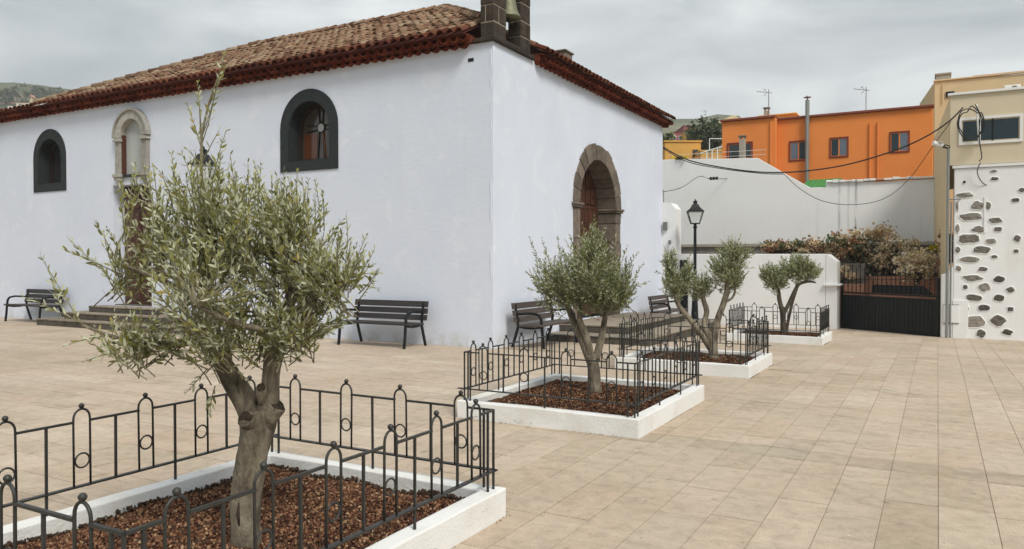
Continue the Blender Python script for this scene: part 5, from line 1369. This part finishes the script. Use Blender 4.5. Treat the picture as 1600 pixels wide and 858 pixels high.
m = MB(); m.bar((.10, 0, zt_ - 1.15), (.35, .1, zt_ - 1.15), .022); m.build('stay', M['greymetal'], pl)

# ------------------------------------------------------------------ cables
def cable(label, pts, r, mt, sag=0, grp='overhead cables'):
    P = [Vector(p) for p in pts]; out = []
    for i in range(len(P) - 1):
        p0, p1, p2, p3 = P[max(i - 1, 0)], P[i], P[i + 1], P[min(i + 2, len(P) - 1)]
        for k in range(8):
            t = k / 8; out.append(.5 * ((2 * p1) + (p2 - p0) * t + (2 * p0 - 5 * p1 + 4 * p2 - p3) * t * t + (3 * p1 - p0 - 3 * p2 + p3) * t ** 3))
    out.append(P[-1]); c = out[0]
    m = MB(); m.tube([p - c for p in out], r, 6); o = m.build('cable', mt, None, smooth=True, loc=c); tag(o, label, 'cable', grp); return o
def cp(L): return [at(x, y, D_) for x, y, D_ in L]
cable('thick black overhead cable sagging from the church to the yellow house', cp([(1036, 230, 23.4), (1075, 250, 23), (1130, 262, 22.4), (1190, 269, 21.6), (1250, 268, 20.8), (1320, 258, 20), (1390, 238, 19), (1440, 217, 18.2), (1480, 192, 17.2), (1505, 168, 17.02)]), .018, M['cable'])
cable('second black cable twisted along the thick overhead cable', cp([(1036, 232, 23.3), (1075, 253, 22.9), (1130, 264, 22.3), (1190, 271, 21.5), (1225, 272, 21.1)]), .012, M['cable'])
cable('thin cable dipping across the tall white wall to the overhead line', cp([(1225, 272, 21.1), (1250, 295, 21), (1285, 314, 20.6), (1330, 320, 20), (1380, 311, 19.4), (1420, 280, 18.9), (1460, 225, 18.0), (1486, 190, 17.3)]), .008, M['cable'])
cable('thin cable from the church corner over the tall white wall', cp([(1036, 300, 22.6), (1065, 293, 24), (1092, 276, 25), (1108, 279, 26), (1140, 279, 26.5), (1165, 274, 26.8), (1182, 268, 26.9)]), .010, M['cable'])
cable('short cable running down the church end', cp([(1036, 296, 22.3), (1037, 315, 22.3), (1036, 335, 22.3), (1036, 356, 22.3)]), .012, M['cablegrey'])
b = empty('cable_clamp', at(1112, 279, 26)); tag(b, 'black triple clamp on the thin cable', 'clamp')
for k in range(3):
    m = MB(); m.box(-.07 + k * .1, .01 + k * .1, -.03, .03, -.05, .05); m.build('clamp_block', M['black'], b, bevel=.008)
# loops of cable before the window of the yellow house
coil = []
for k in range(34):
    t = k / 33 * 2 * PI * 1.9; coil.append(at(1517 + (21 - 2 * (k > 17)) * math.cos(t + 2.0), 193 + (27 - 2 * (k % 5)) * math.sin(t + 2.0), 16.98 + .03 * math.sin(k)))
cable('coiled black cable hanging before the wide window', coil, .012, M['cable'])
cable('black cable drop hanging below the coil', cp([(1524, 163, 17.02), (1531, 180, 17.02), (1530, 205, 17.0), (1531, 225, 17.0), (1534, 245, 17.02), (1530, 252, 17.02)]), .011, M['cable'])
cable('pale conduit running down the house front', cp([(1526, 163, 17.1), (1528, 200, 17.1), (1530, 226, 17.1)]), .018, M['whitemetal'])
cable('grey cable along the top of the inlaid stone wall', cp([(1532, 254, 17.02), (1527, 268, 17.1), (1533, 283, 17.1), (1545, 290, 17.1), (1575, 292, 17.1), (1610, 290, 17.1)]), .012, M['cablegrey'])
cable('orange cable slack on the orange facade', cp([(1336, 180, 32.6), (1358, 220, 32.2), (1380, 243, 31.9), (1405, 254, 31.6), (1455, 255, 31)]), .014, M['orange'])

# ------------------------------------------------------------------ houses and trees up the slope behind
def block_house(name, label, x0, x1, ytop, ybot, D_, dep, mt, wins=(), roofm=None, gable=0, pane=None, fr=None, rz=0):
    A, B = at(x0, ybot, D_), at(x1, ybot, D_); zt = at((x0 + x1) / 2, ytop, D_).z
    h = empty(name, (A + B) / 2, TH + rz); tag(h, label, 'house', 'houses up the slope'); L_ = (B - A).length; H_ = zt - A.z
    m = MB(); m.box(-L_ / 2, L_ / 2, 0, dep, -6, H_); m.build('wall', mt, h)
    if gable:
        m = MB(); m.prism([(-L_ / 2 - .3, H_), (L_ / 2 + .3, H_), (0, H_ + gable)], -.3, dep + .3); m.build('roof', roofm, h)
    else:
        m = MB(); m.box(-L_ / 2 - .08, L_ / 2 + .08, -.08, dep + .08, H_ + .002, H_ + .12); m.build('parapet', roofm or mt, h)
    for (u0, u1, v0, v1) in wins:
        w = empty('window'); w.parent = h; a, b = -L_ / 2 + L_ * u0, -L_ / 2 + L_ * u1; c, d_ = H_ * v0, H_ * v1; q = .05 * (b - a) + .02
        m = MB(); m.box(a - q, b + q, -.05, .02, c - q, d_ + q); m.build('frame', fr or M['whitemetal'], w)
        m = MB(); m.box(a, b, -.06, -.045, c, d_); m.build('pane', pane or M['wglass'], w)
    return h
block_house('ochre_house', 'ochre cube house with one dark window behind the church eave', 1039, 1095, 222, 252, 60, 6, M['ochre'], [(.77, .93, .22, .60)], fr=M['ochre'])
block_house('ochre_house', 'low orange yellow wall house beside the ochre cube', 1095, 1136, 237, 252, 58, 4, M['ochre'])
pg = empty('pergola', at(1114, 240, 50), TH); tag(pg, 'white lean-to pergola with open bays by the orange house', 'pergola')
m = MB(); m.add([(-.85, 0, .05), (.75, 0, .55), (.75, .9, .55), (-.85, .9, .05), (-.85, 0, .0), (.75, 0, .48), (.75, .9, .48), (-.85, .9, .0)], [(0, 1, 2, 3), (4, 7, 6, 5), (0, 4, 5, 1), (1, 5, 6, 2), (2, 6, 7, 3), (3, 7, 4, 0)]); m.build('roof_sheet', M['whitemetal'], pg)
for x in (-.4, -.05, .3, .7):
    m = MB(); m.box(x - .03, x + .03, 0, .06, -.5, .1 + (x + .85) * .28); m.build('post', M['whitemetal'], pg)
m = MB(); m.box(.76, 1.15, 0, .3, -.5, .6); m.build('end_wall', M['white'], pg)
for z in (.95,):
    m = MB(); m.bar((-.1, .5, z + .1), (.8, .5, z + .1), .04); m.bar((-.1, .5, -.3), (-.1, .5, z + .1), .04); m.build('frame_bar', M['whitemetal'], pg)
block_house('plum_house', 'plum red house with pale trim far behind the church eave', 1047, 1082, 207, 226, 140, 9, M['purple'], [(.12, .25, .25, .7), (.4, .55, .25, .7), (.7, .85, .25, .7)], roofm=M['maroon'], fr=M['whitemetal'])
block_house('plum_house', 'small plum red upper house behind the dark tree', 1068, 1080, 197, 210, 150, 7, M['purple'], roofm=M['maroon'])
block_house('yellow_house', 'yellow gabled house with green shutters behind the orange house', 1122, 1166, 193, 245, 85, 9, M['yellow'], [(.10, .26, .55, .90)], roofm=M['yellow'], gable=.9, pane=M['greenplastic'], fr=M['whitemetal'])
block_house('yellow_house', 'narrow yellow house left of the dark hillside tree', 1078, 1086, 199, 235, 110, 6, M['ochre'], roofm=M['terracotta'])
shrub('dark round tree between the ochre and orange houses', at(1103, 246, 72), (1.9, 1.7, 1.75), 4200, [M['dkgreen'], M['green'], M['dkgreen']], .30, 71, 'trees up the slope', 'tree', .2, 'tree')
shrub('small bright green tree next to the church eave', at(1042, 226, 75), (.9, .9, .55), 700, [M['green'], M['olive']], .25, 72, 'trees up the slope', 'tree', .1, 'tree')
shrub('yellow flowering creeper on the tall wall next to the church', at(1062, 250, 27.3), (.35, .2, .07), 260, [M['yellowf'], Gr], .06, 73, 'trees up the slope', 'shrub')

# far hillside on the left
def ground_at(x, y):
    for D_ in range(150, 1200, 5):
        p = at(x, y, D_)
        th = math.atan2((p - CAM).dot(RGT), (p - CAM).dot(FWD)); r = math.hypot((p - CAM).dot(RGT), (p - CAM).dot(FWD))
        t_ = min(1, max(0, (r - 40) / 760)); s_ = t_ * t_ * (3 - 2 * t_)
        if r <= 860 and -.7 + s_ * crest(th) * 800 >= p.z: return D_
    return 780
for (x0, x1, yt, yb, mt, lb, gb) in ((34, 44, 152, 157, M['white'], 'white house on the left hill beside the pointed tree', 2), (51, 67, 160, 166, M['white'], 'white house with two windows low on the left hill', 0), (25, 50, 161, 166, M['cream'], 'long pale terrace house on the left hill', 0),
                                     (0, 7, 149, 155, M['terracotta'], 'pinkish house at the left edge of the hill', 0), (44, 50, 152, 158, M['yellow'], 'small yellow house on the left hill', 1.5), (12, 20, 166, 170, M['white'], 'tiny white shed low on the hill', 0)):
    D_ = ground_at((x0 + x1) / 2, yb) - 8
    block_house('hill_house', lb, x0, x1, yt, yb, D_, 8, mt, [(.2, .35, .3, .75), (.6, .75, .3, .75)], roofm=M['terracotta'], gable=gb)
rh = random.Random(17)
hill_trees = [(27, 158, 7), (56, 156, 6), (62, 157, 5), (70, 158, 4), (76, 157, 5), (84, 153, 4), (93, 151, 5), (11, 156, 5), (20, 157, 4), (4, 160, 4), (38, 166, 3), (88, 157, 3), (50, 158, 4), (66, 162, 3), (15, 163, 4)]
ORD = ['dark tree on the distant hillside, ' + q + ' from the photo edge' for q in 'first second third fourth fifth sixth seventh eighth ninth tenth eleventh twelfth thirteenth fourteenth fifteenth'.split()]
for i, (x, y, s_) in enumerate(hill_trees):
    D_ = ground_at(x, y) - 4
    shrub(ORD[sorted(q[0] for q in hill_trees).index(x)], at(x, y, D_), (s_ * .75, s_ * .75, s_ * .62), 260, [M['dkgreen'], M['green']], 1.3, 200 + i, 'trees on the distant left hillside', 'hill_tree', .3, 'tree')

# ------------------------------------------------------------------ fallen leaves
m = MB(); rl_ = random.Random(77)
for k in range(130):
    q = PL[rl_.choice((0, 0, 1, 1, 1, 2))]; x = rl_.uniform(q[0] - 1.3, q[1] + 1.6); y = rl_.uniform(q[2] - .6, q[3] + .9)
    if any(a - .02 < x < b + .02 and c - .02 < y < d_ + .02 for a, b, c, d_ in PL): continue
    a = rl_.uniform(0, 6.28); L_ = rl_.uniform(.018, .036); dx, dy = math.cos(a) * L_, math.sin(a) * L_; wx, wy = -dy * .16, dx * .16; z = gz(y) + .003
    m.add([(x, y, z), (x + dx * .5 + wx, y + dy * .5 + wy, z + .004), (x + dx, y + dy, z + .002), (x + dx * .5 - wx, y + dy * .5 - wy, z + .001)], [(0, 1, 2, 3)], tint=rl_.random())
tag(m.build('fallen_leaves', M['dry'], None, tint=True, fix=False), 'few dry leaves scattered on the paving round the planters', None, kind='stuff')

# ------------------------------------------------------------------ damp air over the whole place
hm = bpy.data.materials.new('damp_air'); hm.use_nodes = True; ht = hm.node_tree; ht.nodes.clear()
pv = ht.nodes.new('ShaderNodeVolumePrincipled'); pv.inputs['Color'].default_value = (.93, .95, .96, 1); pv.inputs['Density'].default_value = .0006
ho = ht.nodes.new('ShaderNodeOutputMaterial'); ht.links.new(pv.outputs[0], ho.inputs['Volume'])
zmax = max(v.co.z for v in terrain.data.vertices) + 14
m = MB(); m.box(-1450, 1450, -1450, 1450, -2.2, zmax); hz_ = m.build('haze', hm, None, loc=(CAM.x, CAM.y, 0)); tag(hz_, 'thin damp haze over town and hills', None, kind='stuff')
